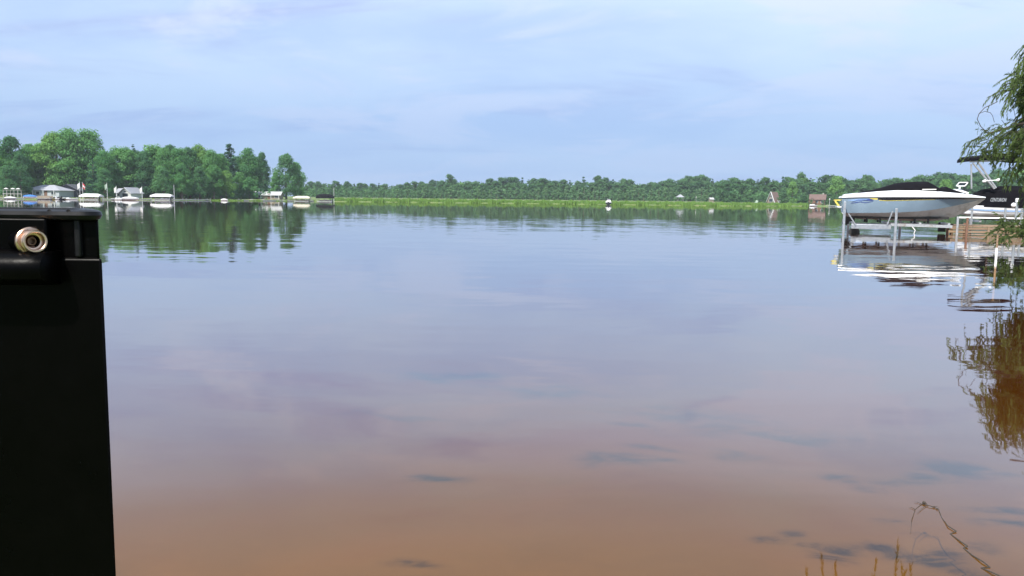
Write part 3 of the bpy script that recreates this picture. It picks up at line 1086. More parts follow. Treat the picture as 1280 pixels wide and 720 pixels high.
# gazebo and tent
t = thing('gazebo', 'small open gazebo with a dull roof at the edge of the far wood', 'gazebo', at(850, 425))
for a in range(4):
    MB().box((1.3 * (1 if a % 2 else -1), 1.3 * (1 if a > 1 else -1), 1.2), (.14, .14, 2.4)).build('post', M['grey_wood'], t)
MB().add([(-2, -2, 2.4), (2, -2, 2.4), (2, 2, 2.4), (-2, 2, 2.4), (0, 0, 4.0)], [(0, 1, 4), (1, 2, 4), (2, 3, 4), (3, 0, 4), (3, 2, 1, 0)]).build('roof', M['grey_roof'], t)
t = thing('tent', 'pale grey-green tent beside the A-frame house', 'tent', at(949, 398))
MB().add([(-1.9, -1.5, 0), (1.9, -1.5, 0), (1.9, 1.5, 0), (-1.9, 1.5, 0), (-1.3, 0, 1.7), (1.3, 0, 1.7)],
         [(0, 1, 5, 4), (1, 2, 5), (2, 3, 4, 5), (3, 0, 4)]).build('canopy', M['green_cloth'], t)
MB().add([(-.4, -1.37, .17), (.4, -1.37, .17), (.3, -.55, 1.15), (-.3, -.55, 1.15)], [(0, 1, 2, 3)]).build('doorway', M['dark_wall'], t)


def post_lamp(label, loc, h, m):
    t = thing('lamp_post', label, 'lamp', loc)
    MB().tube([(0, 0, -.3), (0, 0, h)], .07, 6).build('pole', m, t)
    MB().lathe([(0.0, h - .02), (.16, h), (.2, h + .25), (.1, h + .4), (0.0, h + .42)], (0, 0, 0), (0, 0, 1), 8).build('lamp_head', M['white'], t)


post_lamp('white lamp post on the landing right of the brown-roofed house', at(1037, 366), 2.6, M['white_wall'])
post_lamp('thin pale post standing alone behind the right marsh grass', at(870, 392), 2.3, M['pale_roof'])


def flag(label, px, top, d, style, z0=None):
    x, y, gz = at(px, d, z0)
    h = Z(px, top, d) - gz
    t = thing('flag_pole', label, 'flag pole', (x, y, gz))
    MB().tube([(0, 0, -.8), (0, 0, h)], [.06, .035], 6).build('pole', M['white'], t)
    MB().lathe([(0, h - .01), (.09, h + .06), (0, h + .14)], (0, 0, 0), (0, 0, 1), 8).build('finial', M['white'], t)
    if style == 'none':
        return
    # limp cloth: hangs from the top, folded towards the pole
    sgn = -1 if style != 'stripe' else 1
    rows, cols = 7, 6
    drop, w = (1.9, .75)
    secs = []
    for i in range(rows):
        tt = i / (rows - 1)
        row = []
        for j in range(cols):
            u = j / (cols - 1)
            row.append((sgn * (.05 + u * w * (1 - .25 * tt)), .10 * math.sin(u * 7 + tt * 3), h - .08 - tt * drop * .75 - u * .75 * (0.4 + .6 * (1 - tt) * 0 + .4)))
        secs.append(row)
    if style == 'stripe':
        for k in range(3):
            MB().loft(secs[k * 2:k * 2 + 3]).build('flag_cloth', (M['red'], M['white_cloth'], M['red'])[k], t)
    else:
        fm = {'white': M['white_cloth'], 'green': M['green_cloth']}[style]
        MB().loft(secs).build('flag_cloth', fm, t)


flag('flag pole with a white flag left of the red and white flag', 100.5, 228, 236, 'white')
flag('flag pole flying the red and white flag', 104, 228.5, 240, 'stripe')
flag('flag pole with a limp white and green flag midway between two lifts', 134.5, 229, 244, 'green')
flag('short flag pole with a white flag left of the cottage', 146, 233, 246, 'white')
flag('flag pole with a white flag just right of the cottage', 178, 233.5, 248, 'white')
flag('bare white pole right of the second canopied boat lift', 218, 231.5, 252, 'none')
flag('tall thin white pole right of the dark canopied lift', 417.5, 235, 290.5, 'none', 0.0)


def dock(label, a, b, w=1.4, z=.35, m=M['grey_wood']):
    a, b = Vector((*a, 0)), Vector((*b, 0))
    L = (b - a).length
    t = thing('dock', label, 'dock', a, math.atan2(b.y - a.y, b.x - a.x))
    dk = MB()
    n = int(L / .6)
    for i in range(n):
        dk.box((L * (i + .5) / n, 0, z), (L / n - .05, w, .08))
    o = dk.build('deck', m, t)
    o['kind'] = 'stuff'
    for s in (-1, 1):
        MB().box((L / 2, s * (w / 2 - .1), z - .14), (L - .1, .08, .18)).build('stringer', M['galv'], t)
    k = max(2, int(L / 4) + 1)
    for i in range(k):
        for s in (-1, 1):
            MB().tube([(L * i / (k - 1) * .96 + L * .02, s * (w / 2 + .06), -2.0), (L * i / (k - 1) * .96 + L * .02, s * (w / 2 + .06), z + .45)], .05, 6).build('post', M['galv'], t)


dock('grey dock running along the shore in front of the hip-roofed house', sx(46, 226), sx(98, 233))
dock('grey dock between the first canopied lift and the cottage', sx(128, 238), sx(190, 246))
dock('short grey dock left of the blue covered boat', sx(-14, 220), sx(31, 224.5))
dock('low grey dock along the bank below the long low house', sx(297, 274), sx(392, 288.5), z=.3)
dock('pale dock running out from the brown-roofed house', sx(1034, 360), sx(1052, 362), m=M['white_wall'])
dock('short dock right of the second canopied lift', sx(214, 250), sx(262, 263))

# raised deck with seats at the far left
t = thing('raised_deck', 'grey raised deck with railing at the far left of the shore', 'deck', at(20, 236))
MB().box((0, 0, .95), (5.6, 3.2, .16)).build('platform', M['grey_wood'], t)
for i in range(6):
    MB().box((-2.6 + i * 1.04, -1.5, .3), (.16, .16, 1.2)).build('post', M['grey_wood'], t)
for i in range(6):
    MB().box((-2.6 + i * 1.04, -1.52, 1.50), (.09, .09, .92)).build('railing_post', M['grey_wood'], t)
MB().box((0, -1.52, 2.0), (5.5, .10, .08)).build('handrail', M['grey_wood'], t)
for i, (px, lab) in enumerate([(8.5, 'white patio umbrella above the left end of the raised deck'), (17, 'white patio umbrella over the middle of the raised deck'),
                               (23.5, 'white patio umbrella over the right end of the raised deck')]):
    u = thing('patio_umbrella', lab, 'umbrella', (X(px, 237), 237, ground_z(X(px, 237), 237)), 0, 'patio umbrellas on the raised deck')
    MB().tube([(0, 0, 0), (0, 0, 2.75)], .03, 6).build('pole', M['galv'], u)
    MB().lathe([(.0, 2.65), (.35, 2.52), (.65, 2.34), (.63, 2.30), (.0, 2.45)], (0, 0, 0), (0, 0, 1), 8).build('canopy', M['white_cloth'], u)


def hull_mesh(L, B, H, m, parent, name='hull', z0=.0):
    secs = []
    for t, bw, kz in ((0, .92, 0.0), (.25, 1, 0), (.55, .98, .0), (.78, .70, .08), (.92, .35, .25), (1.0, .02, .55)):
        x = L * (t - .5)
        b = B / 2 * bw
        secs.append([(x, -b, z0 + H * (1 + .12 * t)), (x, -b * .86, z0 + H * .45 + kz * H * .5), (x, 0, z0 + kz * H), (x, b * .86, z0 + H * .45 + kz * H * .5), (x, b, z0 + H * (1 + .12 * t))])
    return MB().loft(secs, closed=True, caps=True).build(name, m, parent, True)


def small_boat(name, label, px, d, L, B, H, hull, deckm, style, rz=0.0, z=-.15, group=None, cat='boat'):
    t = thing(name, label, cat, (X(px, d), d, z), rz, group)
    hull_mesh(L, B, H, hull, t)
    if style == 'cover':
        secs = []
        for u, hh in ((0, .10), (.12, .45), (.4, .62), (.62, .50), (.85, .2), (.97, .06)):
            x = L * (u - .5) * .98
            b = B / 2 * (1.03 if u < .7 else 1.03 - (u - .7) * 2.6)
            z1 = H * 1.06
            secs.append([(x, -b, z1 - .12), (x, -b, z1 + .03), (x, -b * .5, z1 + hh * .85 * H * 1.1), (x, 0, z1 + hh * H * 1.1), (x, b * .5, z1 + hh * .85 * H * 1.1), (x, b, z1 + .03), (x, b, z1 - .12)])
        MB().loft(secs, caps=True).build('cover', deckm, t, True)
    elif style == 'open':
        MB().box((-L * .05, 0, H * 1.25), (L * .18, B * .8, H * .5)).build('console', deckm, t, bevel=.04)
        MB().bar((L * .06, -B * .4, H * 1.9), (L * .06, B * .4, H * 1.9), .04, .5 * H).build('windshield', M['glass'], t)
        for s in (-1, 1):
            MB().box((-L * .32, s * B * .24, H * 1.2), (L * .12, B * .3, H * .5)).build('seat', M['white'], t, bevel=.04)
        ob = MB().box((-L * .53, 0, H * 1.1), (.32, .35, .75)).build('outboard_motor', M['black_gel'], t, bevel=.06)
        MB().bar((-L * .53, 0, H * 1.1 - .3), (-L * .54, 0, -.2), .12, .2).build('motor_leg', M['black_gel'], ob)
    elif style == 'pontoon':
        MB().box((0, 0, H * 1.16), (L * .96, B, .12)).build('platform', M['grey_wood'], t)
        for s in (-1, 1):
            MB().box((0, s * B * .48, H * 1.16 + .42), (L * .9, .05, .6)).build('fence_panel', deckm, t)
        for s in (-1, 1):
            MB().box((-L * .2 * s, 0, H * 1.16 + .4), (.7, B * .7, .6)).build('seat', M['white'], t, bevel=.05)
    return t


small_boat('covered_boat', 'small boat under a white cover at the far left edge', 14, 223, 3.1, 1.5, .50, M['white'], M['white_cloth'], 'cover', R(8), -.12)
small_boat('covered_boat', 'boat under a bright blue tarpaulin in front of the raised deck', 39, 224, 3.4, 1.9, .62, M['white'], M['blue_tarp'], 'cover', R(4), .25)
small_boat('covered_boat', 'white raft-like covered boat floating alone below the pale green tree', 281, 262, 2.2, 1.2, .45, M['white'], M['white_cloth'], 'cover', R(0), -.05)
small_boat('covered_boat', 'boat under a white cover in front of the white-gabled cottage', 164, 240, 4.8, 1.9, .62, M['white'], M['white_cloth'], 'cover', R(-4), .0)
small_boat('motorboat', 'white open motorboat just left of the cottage', 146, 240, 3.4, 1.6, .50, M['white'], M['white'], 'open', R(180), -.08)
small_boat('motorboat', 'white open motorboat beached right of the hip-roofed house', 87, 230.5, 4.4, 1.7, .45, M['white'], M['white'], 'open', R(8), -.10)
small_boat('pontoon_boat', 'small pontoon boat with a dark fence moored under the hip-roofed house', 57, 225, 3.6, 1.8, .40, M['alu'], M['tan_wall'], 'pontoon', R(5), -.12)
small_boat('motorboat', 'small white boat on the landing below the brown-roofed house', 1017, 351, 3.8, 1.7, .6, M['white'], M['white'], 'open', R(10), .0)


def jet_ski(label, px, d, rz, m):
    t = thing('jet_ski', label, 'jet ski', (X(px, d), d, -.05), rz, 'jet skis in front of the hip-roofed house')
    hull_mesh(2.7, 1.0, .42, m, t)
    MB().box((-.35, 0, .62), (1.3, .42, .32)).build('seat', M['black_rubber'], t, bevel=.08)
    MB().bar((.35, 0, .5), (.2, 0, .95), .3, .25).build('cowl', m, t)
    MB().tube([(.22, -.36, .95), (.18, 0, .98), (.22, .36, .95)], .03, 6).build('handlebar', M['black_rubber'], t)


jet_ski('yellow and black jet ski below the hip-roofed house', 62, 227, R(12), M['yellow'])
jet_ski('white and black jet ski right of the yellow one', 69, 228, R(-10), M['white'])
jet_ski('all black jet ski furthest right of the three', 76, 229, R(6), M['black_gel'])


def canopy_lift(label, px0, px1, ytop, ybot, d, cloth, boatm, boatlabel, water_y):
    xa, xb = X(px0, d), X(px1, d)
    w = xb - xa
    xc = (xa + xb) / 2
    z0, z1 = Z((px0 + px1) / 2, ybot, d), Z((px0 + px1) / 2, ytop, d)
    t = thing('boat_lift', label, 'boat lift', (xc, d, 0))
    dp = 2.6
    for sx_ in (-1, 1):
        for sy in (-1, 1):
            MB().tube([(sx_ * w * .43, sy * dp / 2, -1.9), (sx_ * w * .43, sy * dp / 2, z0 + .1)], .06, 6).build('post', M['galv'], t)
    for sy in (-1, 1):
        MB().box((0, sy * dp / 2, .12), (w * .86, .1, .14)).build('beam', M['galv'], t)
    secs = []
    for u in (-.5, -.46, -.3, 0, .3, .46, .5):
        k = 1 - max(0, (abs(u) - .3)) * 2.2
        x = u * w
        zt = z0 + (z1 - z0) * k
        secs.append([(x, -dp / 2 - .15, z0), (x, -dp / 2 - .1, z0 + (zt - z0) * .55), (x, -dp * .3, zt - .05), (x, 0, zt), (x, dp * .3, zt - .05), (x, dp / 2 + .1, z0 + (zt - z0) * .55), (x, dp / 2 + .15, z0)])
    MB().loft(secs, caps=True).build('canopy', cloth, t, True)
    b = small_boat('motorboat', boatlabel, (px0 + px1) / 2, d, w * .78, 1.9, max(.32, (z0 - .25) * .42), boatm, boatm, 'open', R(180), .14)
    return t


canopy_lift('boat lift with a white canopy beside the red and white flag', 102, 127, 242, 246, 232, M['white_cloth'], M['cream_cloth'], 'pale boat hanging in the canopied lift beside the red and white flag', 250)
canopy_lift('boat lift with a white canopy right of the cottage', 190, 216, 242.2, 246, 244, M['white_cloth'], M['white'], 'white boat hanging in the canopied lift right of the cottage', 250)
canopy_lift('boat lift with a cream canopy near the tip of the left shore', 367.5, 388, 245, 248, 282, M['cream_cloth'], M['tan_wall'], 'tan boat under the cream canopy near the tip of the shore', 251)
canopy_lift('boat lift with a square black canopy beside the tall thin pole', 396, 417, 242.5, 248, 284, M['black_cloth'], M['galv'], 'grey boat under the square black canopy', 252)

# small fishing boat out on the lake, seen from behind
t = thing('fishing_boat', 'small dark-hulled fishing boat alone on the water before the marsh', 'boat', (X(761, 282), 282, -.12), R(80))
hull_mesh(4.6, 2.1, .95, M['black_gel'], t)
MB().box((0, 0, 1.12), (4.0, 2.0, .24)).build('deck', M['white'], t, bevel=.05)
MB().box((-.3, 0, 1.5), (.9, 1.2, .7)).build('console', M['white'], t, bevel=.05)
MB().bar((.1, -.6, 2.0), (.1, .6, 2.0), .05, .45).build('windshield', M['glass'], t)
MB().box((-2.45, 0, .9), (.35, .4, .85)).build('outboard_motor', M['black_gel'], t, bevel=.08)

# stones along the bank below the long low house
rs = random.Random(21)
sh = []
for k in range(3):
    mb = MB()
    bmv = bmesh.new()
    bmesh.ops.create_icosphere(bmv, subdivisions=1, radius=.5)
    vs = [(v.co * rs.uniform(.75, 1.2)) for v in bmv.verts]
    mb.add([(v.x, v.y, v.z * .7) for v in vs], [tuple(v.index for v in f.verts) for f in bmv.faces])
    bmv.free()
    ob = mb.build('shore_rock', M['stone'])
    sh.append(ob.data)
    bpy.data.objects.remove(ob)
for i in range(36):
    px = rs.uniform(302, 366)
    dd = 272 + (px - 290) * .155 + 2.6 + rs.uniform(0, 1.2)
    o = link('shore_rock', rs.choice(sh))
    o.location = (X(px, dd), dd, rs.uniform(.05, .2))
    s = rs.uniform(.5, 1.2)
    o.scale = (s, s, s)
    o.rotation_euler = (0, 0, rs.uniform(0, 6))
    tag(o, 'grey stone on the bank below the long low house', 'rock', 'stones along the bank')

# ------------------------------------------------------------------ speedboat on its lift
SB_D = 41.9
stern = P(1052, 248, SB_D)
TH = R(-18)          # the lifts, boats and dock lie askew to the sight line, bows nearer
AXU, AXN = Vector((math.cos(TH), math.sin(TH), 0)), Vector((-math.sin(TH), math.cos(TH), 0))
LO = Vector((stern.x, SB_D, 0))


def slant(px, py, dd=0.0, o=LO):
    r = ray(px, py)
    r2 = Vector((r.x, r.y, 0))
    t = (dd + o.dot(AXN)) / r2.dot(AXN)
    q = r2 * t
    return Vector(((q - o).dot(AXU), dd, EYE + r.z * t))


def slant_world(px, dd, o=LO):
    l = slant(px, 252, dd, o)
    return o + AXU * l.x + AXN * dd


base_sb = LO + AXN * 1.14
sb = thing('speedboat', 'silver-blue speedboat with a white deck and black cover raised on a lift', 'boat', base_sb, TH)
sb.scale = (.885, .95, 1)
ST = [  # x, half beam at the rub rail, z rub rail, half beam at the chine, z chine, z keel, z deck edge top
    (0.00, 1.14, 1.775, 1.00, 1.00, .78, 1.88), (0.25, 1.17, 1.78, 1.03, 1.00, .72, 1.93), (1.0, 1.21, 1.80, 1.07, 1.01, .69, 2.01),
    (2.0, 1.24, 1.815, 1.10, 1.03, .66, 2.12), (3.0, 1.25, 1.825, 1.10, 1.06, .64, 2.19), (4.0, 1.24, 1.83, 1.06, 1.12, .62, 2.21),
    (4.8, 1.20, 1.835, .97, 1.21, .62, 2.17), (5.5, 1.08, 1.84, .82, 1.32, .68, 2.12), (6.2, .88, 1.84, .58, 1.47, .86, 2.05),
    (6.8, .62, 1.84, .35, 1.60, 1.16, 1.98), (7.3, .34, 1.835, .16, 1.72, 1.48, 1.91), (7.62, .12, 1.83, .05, 1.79, 1.72, 1.86), (7.72, .02, 1.828, .012, 1.82, 1.80, 1.845)]


def sec_at(x):
    for a, b in zip(ST, ST[1:]):
        if a[0] <= x <= b[0]:
            t = (x - a[0]) / (b[0] - a[0])
            return [p + (q - p) * t for p, q in zip(a, b)]
    return ST[-1] if x > 0 else ST[0]


side, bottom, rail, deck = [], [], [], []
for x, bw, zr, bc, zc, zk, zd in ST:
    lean = .10 * (1 - x / 8)
    x0 = x + (0 if x > 0 else 0)
    S = []
    for k in range(6):
        t = k / 5
        flare = (t + .12 * math.sin(math.pi * t)) if x < 5 else (t - .10 * math.sin(math.pi * t))
        S.append((x + (lean * (1 - t) * 2.0 if x < .3 else 0), bc + (bw - bc) * flare, zc + (zr - zc) * t))
    side.append([(a, -b, c) for a, b, c in reversed(S)])
    Bm = []
    n = 6
    for k in range(n + 1):
        t = k / n
        step = .025 if k in (2, 4) else 0
        Bm.append((x + (lean * 2 + .25 * (1 - t) if x < .3 else 0), bc * t, zk + (zc - zk) * t - step * (1 if zc - zk > .2 else 0)))
    bottom.append([(a, -b, c) for a, b, c in reversed(Bm)] + [(a, b, c) for a, b, c in Bm[1:]])
    D = [(x, bw + .015, zr + .02), (x + (.05 if x == 0 else 0), bw * .985, zr + .03 + (zd - zr) * .55), (x + (.1 if x == 0 else 0), bw * .90, zd - .03), (x + (.12 if x == 0 else 0), bw * .80, zd), (x + (.12 if x == 0 else 0), bw * .4, zd + .04), (x + (.12 if x == 0 else 0), 0, zd + .05)]
    deck.append([(a, -b, c) for a, b, c in D] + [(a, b, c) for a, b, c in reversed(D[:-1])])
sidemb = MB().loft(side)
sidemb.loft([[(a, -b, c) for a, b, c in s] for s in side])
hs = sidemb.build('hull_side', M['silver'], sb, True)
MB().loft(bottom).build('hull_bottom', M['hull_bottom'], sb, True)
MB().loft(deck).build('deck', M['white'], sb, True)
# transom
MB().add([side[0][i] for i in range(6)] + [(a, -b, c) for a, b, c in reversed(side[0])], [tuple(range(12))]).build('transom', M['silver'], sb)
MB().loft([deck[0]] + [[(a + .0, b, 1.79) for a, b, c in deck[0]]]).build('transom_cap', M['white'], sb)
for s in (-1, 1):
    MB().tube([(x, s * (bw + .02), zr + .005) for x, bw, zr, *_ in ST], .022, 6).build('rub_rail', M['black_rubber'], sb, True)


def side_pt(x, z, off=.008):
    x_, bw, zr, bc, zc, zk, zd = sec_at(x)
    t = min(1.0, max(0.0, (z - zc) / (zr - zc)))
    flare = (t + .12 * math.sin(math.pi * t)) if x < 5 else (t - .10 * math.sin(math.pi * t))
    return (x, -(bc + (bw - bc) * flare) - off, z)


def decal(name, m, top, bot, off=.008, n=24):
    """a strip of vinyl on the near side between two curves z(x)"""
    xa, xb = top[0][0], top[-1][0]

    def ev(c, x):
        for (a, za), (b, zb) in zip(c, c[1:]):
            if a <= x <= b:
                return za + (zb - za) * (x - a) / (b - a)
        return c[-1][1]
    rows = []
    for i in range(n + 1):
        x = xa + (xb - xa) * i / n
        zt, zb = ev(top, x), ev(bot, x)
        rows.append([side_pt(x, zb + (zt - zb) * k / 3, off) for k in range(4)])
    return MB().loft(rows).build(name, m, sb)


def pz(px, py): return (P(px, py, SB_D).x - stern.x, Z(px, py, SB_D))
decal('black_stripe', M['black_gel'], [(1.95, 1.79), (3.0, 1.80), (5.0, 1.81), (7.4, 1.81)], [(1.95, 1.70), (2.4, 1.665), (3.0, 1.68), (5.0, 1.745), (7.4, 1.795)])
decal('yellow_pinstripe', M['yellow'], [(2.0, 1.685), (2.4, 1.658), (3.0, 1.673), (5.0, 1.738)], [(2.0, 1.66), (2.4, 1.635), (3.0, 1.655), (5.0, 1.727)])
decal('yellow_flash', M['yellow'], [(1.50, 1.765), (1.75, 1.785), (1.93, 1.77)], [(1.50, 1.75), (1.75, 1.70), (1.93, 1.70)], n=8)
decal('pale_swoosh', M['sky_print'], [(.35, 1.66), (.9, 1.74), (1.55, 1.75)], [(.35, 1.64), (.9, 1.60), (1.55, 1.70)], .007, 12)
for a in ([(.55, 1.56), (.85, 1.68), (1.2, 1.70), (1.72, 1.66)], [(.55, 1.55), (.85, 1.65), (1.2, 1.655), (1.72, 1.64)]), \
         ([(.5, 1.50), (.8, 1.56), (1.1, 1.60)], [(.5, 1.49), (.8, 1.525), (1.1, 1.58)]), \
         ([(1.05, 1.58), (1.3, 1.55), (1.7, 1.62)], [(1.05, 1.56), (1.3, 1.52), (1.7, 1.605)]), \
         ([(1.2, 1.66), (1.5, 1.74), (1.68, 1.70)], [(1.2, 1.65), (1.5, 1.695), (1.68, 1.68)]):
    decal('blue_graphic', M['blue_print'], a[0], a[1], .011, 10)
# canvas cover
CV = [(.95, 2.05, .55, 2.02), (1.75, 2.23, .72, 2.10), (2.3, 2.36, .80, 2.14), (3.05, 2.58, .95, 2.16), (3.6, 2.63, 1.02, 2.17), (4.1, 2.66, 1.02, 2.10), (4.65, 2.66, 1.0, 2.06),
      (4.97, 2.50, .97, 2.03), (5.3, 2.32, .90, 2.02), (5.62, 2.42, .80, 2.02), (6.0, 2.27, .60, 2.0), (6.7, 2.08, .30, 1.98)]
secs = []
for x, zr, w, zb in CV:
    w = min(w * 1.08, sec_at(x)[1] * .93)
    sg = .03 * math.sin(x * 5)
    secs.append([(x, -w, zb - .03), (x, -w * .98, zb + (zr - zb) * .25), (x, -w * .72, zb + (zr - zb) * .78 - sg), (x, -w * .35, zr - .02), (x, 0, zr), (x, w * .35, zr - .02),
                 (x, w * .72, zb + (zr - zb) * .78 + sg), (x, w * .98, zb + (zr - zb) * .25), (x, w, zb - .03)])
cv_ = MB().loft(secs, caps=True).build('cover', M['black_cloth'], sb, True)
MB().bar((4.25, -1.09, 2.235), (4.98, -1.06, 2.245), .012, .05).build('cover_label', M['white_cloth'], cv_)
MB().bar((5.9, -.42, 2.12), (6.55, -.33, 2.06), .05, .05).build('grab_rail', M['alu'], sb)
# stern gear
sp = MB()
sp.box((-.06, 0, 1.30), (.22, 1.9, .06))
sp.build('swim_platform', M['white'], sb, bevel=.02)
yb = MB()
for s in (-1, -.2):
    yb.bar((-.02, s * .9, 1.66), (-.34, s * .9, 1.66), .05, .05)
    yb.bar((-.34, s * .9, 1.66), (-.08, s * .9, 1.36), .05, .05)
yb.bar((-.34, -.925, 1.66), (-.34, -.15, 1.66), .05, .05)
yb.build('yellow_ladder', M['yellow'], sb)
dr = MB()
dr.box((.62, 0, .68), (.5, .5, .3)).box((.42, 0, .60), (.3, .28, .4))
dr.tube([(.5, 0, .45), (.2, 0, .45)], [.10, .05], 8)
dv = dr.build('outdrive', M['black_rubber'], sb, bevel=.03)
pr = MB()
for k in range(3):
    a = 2 * math.pi * k / 3
    pr.bar((.24, math.cos(a) * .05, .45 + math.sin(a) * .05), (.20, math.cos(a) * .2, .45 + math.sin(a) * .2), .12, .015, (1, .4, 0))
pr.build('propeller', M['galv'], dv)
MB().tube([(3.4, -1.235, 1.90), (3.4, -1.22, 2.0)], .04, 8).build('vent', M['galv'], sb)
MB().tube([(7.0, 0, 1.97), (7.0, 0, 2.03)], .05, 8).build('bow_eye', M['alu'], sb)

# its lift
lift = thing('boat_lift', 'aluminium boat lift of posts and braced beams carrying the silver-blue speedboat', 'boat lift', LO, TH)
def LP(px, py, dd=0.0):
    return slant(px, py, dd)
NEAR, FARd = -.22, 2.5
for px, dd, top, m in ((1056.5, NEAR, 252, M['alu']), (1121.5, NEAR, 260.5, M['alu']), (1062, FARd, 258, M['galv']), (1127, FARd, 262, M['galv'])):
    a = LP(px, 250, dd)
    zt = LP(px, top, dd).z
    MB().box((a.x, dd, (zt - 1.9) / 2), (.115, .115, zt + 1.9)).build('post', m, lift, bevel=.012)
for dd, zb in ((NEAR + .13, .30), (FARd - .13, .30)):
    a, b = LP(1064, 283, dd), LP(1114, 283, dd)
    MB().box(((a.x + b.x) / 2, dd, zb + .02), (b.x - a.x, .10, .24)).build('beam', M['alu'], lift, bevel=.012)
    for (p0, p1) in (((1060.5, 267), (1069.5, 281)), ((1115.5, 264), (1108.5, 281))):
        q0, q1 = LP(*p0, dd), LP(*p1, dd)
        MB().bar((q0.x, dd - .07, q0.z), (q1.x, dd - .07, q1.z), .05, .12, (0, 1, 0)).build('brace', M['alu'], lift)
    MB().bar((LP(1113, 280).x, dd, .44), (LP(1190, 280).x, dd, .40), .09, .14).build('side_arm', M['galv'], lift)
for px in (1066, 1110, 1150, 1186):
    x = LP(px, 280).x
    MB().box((x, (NEAR + FARd) / 2, .52), (.10, FARd - NEAR - .3, .10)).build('cross_arm', M['galv'], lift)
for s in (-1, 1):
    x0 = LP(1063, 280).x
    x1 = LP(1189, 280).x
    MB().bar((x0, 1.5 + s * .55 - .25, .78), (x1, 1.5 + s * .50 - .25, .80), .14, .12).build('bunk', M['black_rubber'], lift)
for px in (1085, 1102, 1146, 1163):
    x = LP(px, 280).x
    for s in (-1, 1):
        MB().box((x, 1.25 + s * .52, .64), (.09, .10, .24)).build('bunk_bracket', M['black_rubber'], lift)
for px, pz_ in ((1066, .06), (1070, .06)):
    x = LP(px, 290).x
    MB().lathe([(.0, -.05), (.19, -.05), (.19, .05), (.0, .05)], (x, NEAR + .35, .04), (0, 1, 0), 16).build('wheel', M['black_rubber'], lift)
MB().box((LP(1187, 285).x, FARd - .5, .32), (.34, .3, .5)).build('motor_housing', M['black_rubber'], lift, bevel=.03)
MB().tube([LP(1140, 283, .6) , LP(1144, 288, .5), LP(1142, 293, .5)], .02, 6).build('hose', M['white'], lift)

# dock of brown planks by the lift
dk = thing('plank_dock', 'brown timber dock with plank sides behind the willow leaves', 'dock', slant_world(1191, .9), TH)
DKO = Vector(dk.location)
DX0, DX1 = 0.0, 8.2
rp = random.Random(4)
pm = None
for i in range(58):
    x = DX0 + .07 + i * .142
    if x > DX1:
        break
    if pm is None:
        o = MB().box((0, 0, 0), (.132, 3.6, .05)).build('plank', M['wood'], dk)
        pm = o.data
    else:
        o = link('plank', pm, dk)
    o.location = (x, 1.85 + rp.uniform(-.03, .03), .40 + rp.uniform(-.006, .006))
    o.rotation_euler = (0, 0, rp.uniform(-.006, .006))
for k, (z, x0) in enumerate(((.29, -.02), (.125, -.10), (-.04, .03))):
    MB().box(((DX0 + DX1) / 2 + x0, .0 + .012 * k, z), (DX1 - DX0, .06, .115)).build('fascia_board', M['wood'], dk, bevel=.008)
for px, top, m in ((1197.5, 271, M['galv']), (1209.5, 272, M['brown_wall']), (1236, 283, M['wood'])):
    q = slant(px, top, -.1, DKO)
    x, zt = q.x, q.z
    MB().box((x, -.10, (zt - 2) / 2), (.10, .10, zt + 2)).build('post', m, dk, bevel=.01)
for px, dd in ((1185, .6), (1190, 1.4), (1206, 3.5)):
    x = slant(px, 280, dd, DKO).x
    MB().box((x, dd, -.6), (.13, .13, 2.2)).build('post', M['brown_wall'], dk, bevel=.01)

# white-ended mooring post in front of the dock
t = thing('mooring_post', 'thin post with a white lower half standing in front of the plank dock', 'post', (X(1250.5, 23), 23, 0))
MB().tube([(0, 0, -1.8), (0, 0, -.30), (0, 0, .28)], .032, 10).build('white_sleeve', M['white'], t)
MB().tube([(0, 0, .28), (0, 0, .66)], .026, 10).build('pole', M['wood'], t)
# bollard light on the second lift
WB = 46.0
t = thing('dock_pedestal', 'white knobbed post standing at the right beside the black boat cover', 'post', slant_world(1271.5, 1.6, DKO) + Vector((0, 0, .425)), TH)
zt = slant(1271.5, 250, 1.6, DKO).z - .425
MB().box((0, 0, zt / 2 - .05), (.12, .12, zt - .1)).build('pole', M['alu'], t, bevel=.03)
MB().box((0, 0, zt - .02), (.16, .16, .22)).build('cap', M['white'], t, bevel=.04)
MB().lathe([(0, 0), (.11, .0), (.12, .08), (.07, .15), (0, .17)], (-.10, 0, zt - .26), (-1, -.3, 0), 12).build('knob', M['white'], t, True)

# ------------------------------------------------------------------ wake boat behind
WBO = slant_world(1206, 4.4)
wb = thing('wakeboard_boat', 'wakeboard boat under a black lettered cover with a tower, behind the speedboat bow', 'boat', WBO + AXN * 1.25, TH)
WS = [(0, .02, 1.52, .95), (.35, .42, 1.48, .90), (1.0, .85, 1.45, .80), (1.9, 1.15, 1.42, .72), (3.2, 1.24, 1.40, .68), (5.4, 1.24, 1.40, .68), (6.6, 1.2, 1.40, .70)]
def WP(px, py, dd=0.0):
    q = slant(px, py, dd, WBO)
    return Vector((q.x, dd - 1.25, q.z))
secs, cs = [], []
for x, bw, zg, zk in WS:
    secs.append([(x, -bw, zg), (x, -bw * 1.0, zg - .12), (x, -bw * .985, zg - .15), (x, -bw * .95, 1.02 + (zg - 1.4)), (x, -bw * .86, .92 + (zg - 1.4)), (x, 0, zk), (x, bw * .86, .92 + (zg - 1.4)), (x, bw * .95, 1.02 + (zg - 1.4)), (x, bw * .985, zg - .15), (x, bw, zg - .12), (x, bw, zg)])
MB().loft(secs, caps=True).build('hull', M['alu'] if False else M['white'], wb, True)
MB().loft([[(x, -bw - .012, zg - .27), (x, -bw - .016, zg - .20)] for x, bw, zg, zk in WS[1:]]).build('blue_stripe', M['sky_print'], wb)
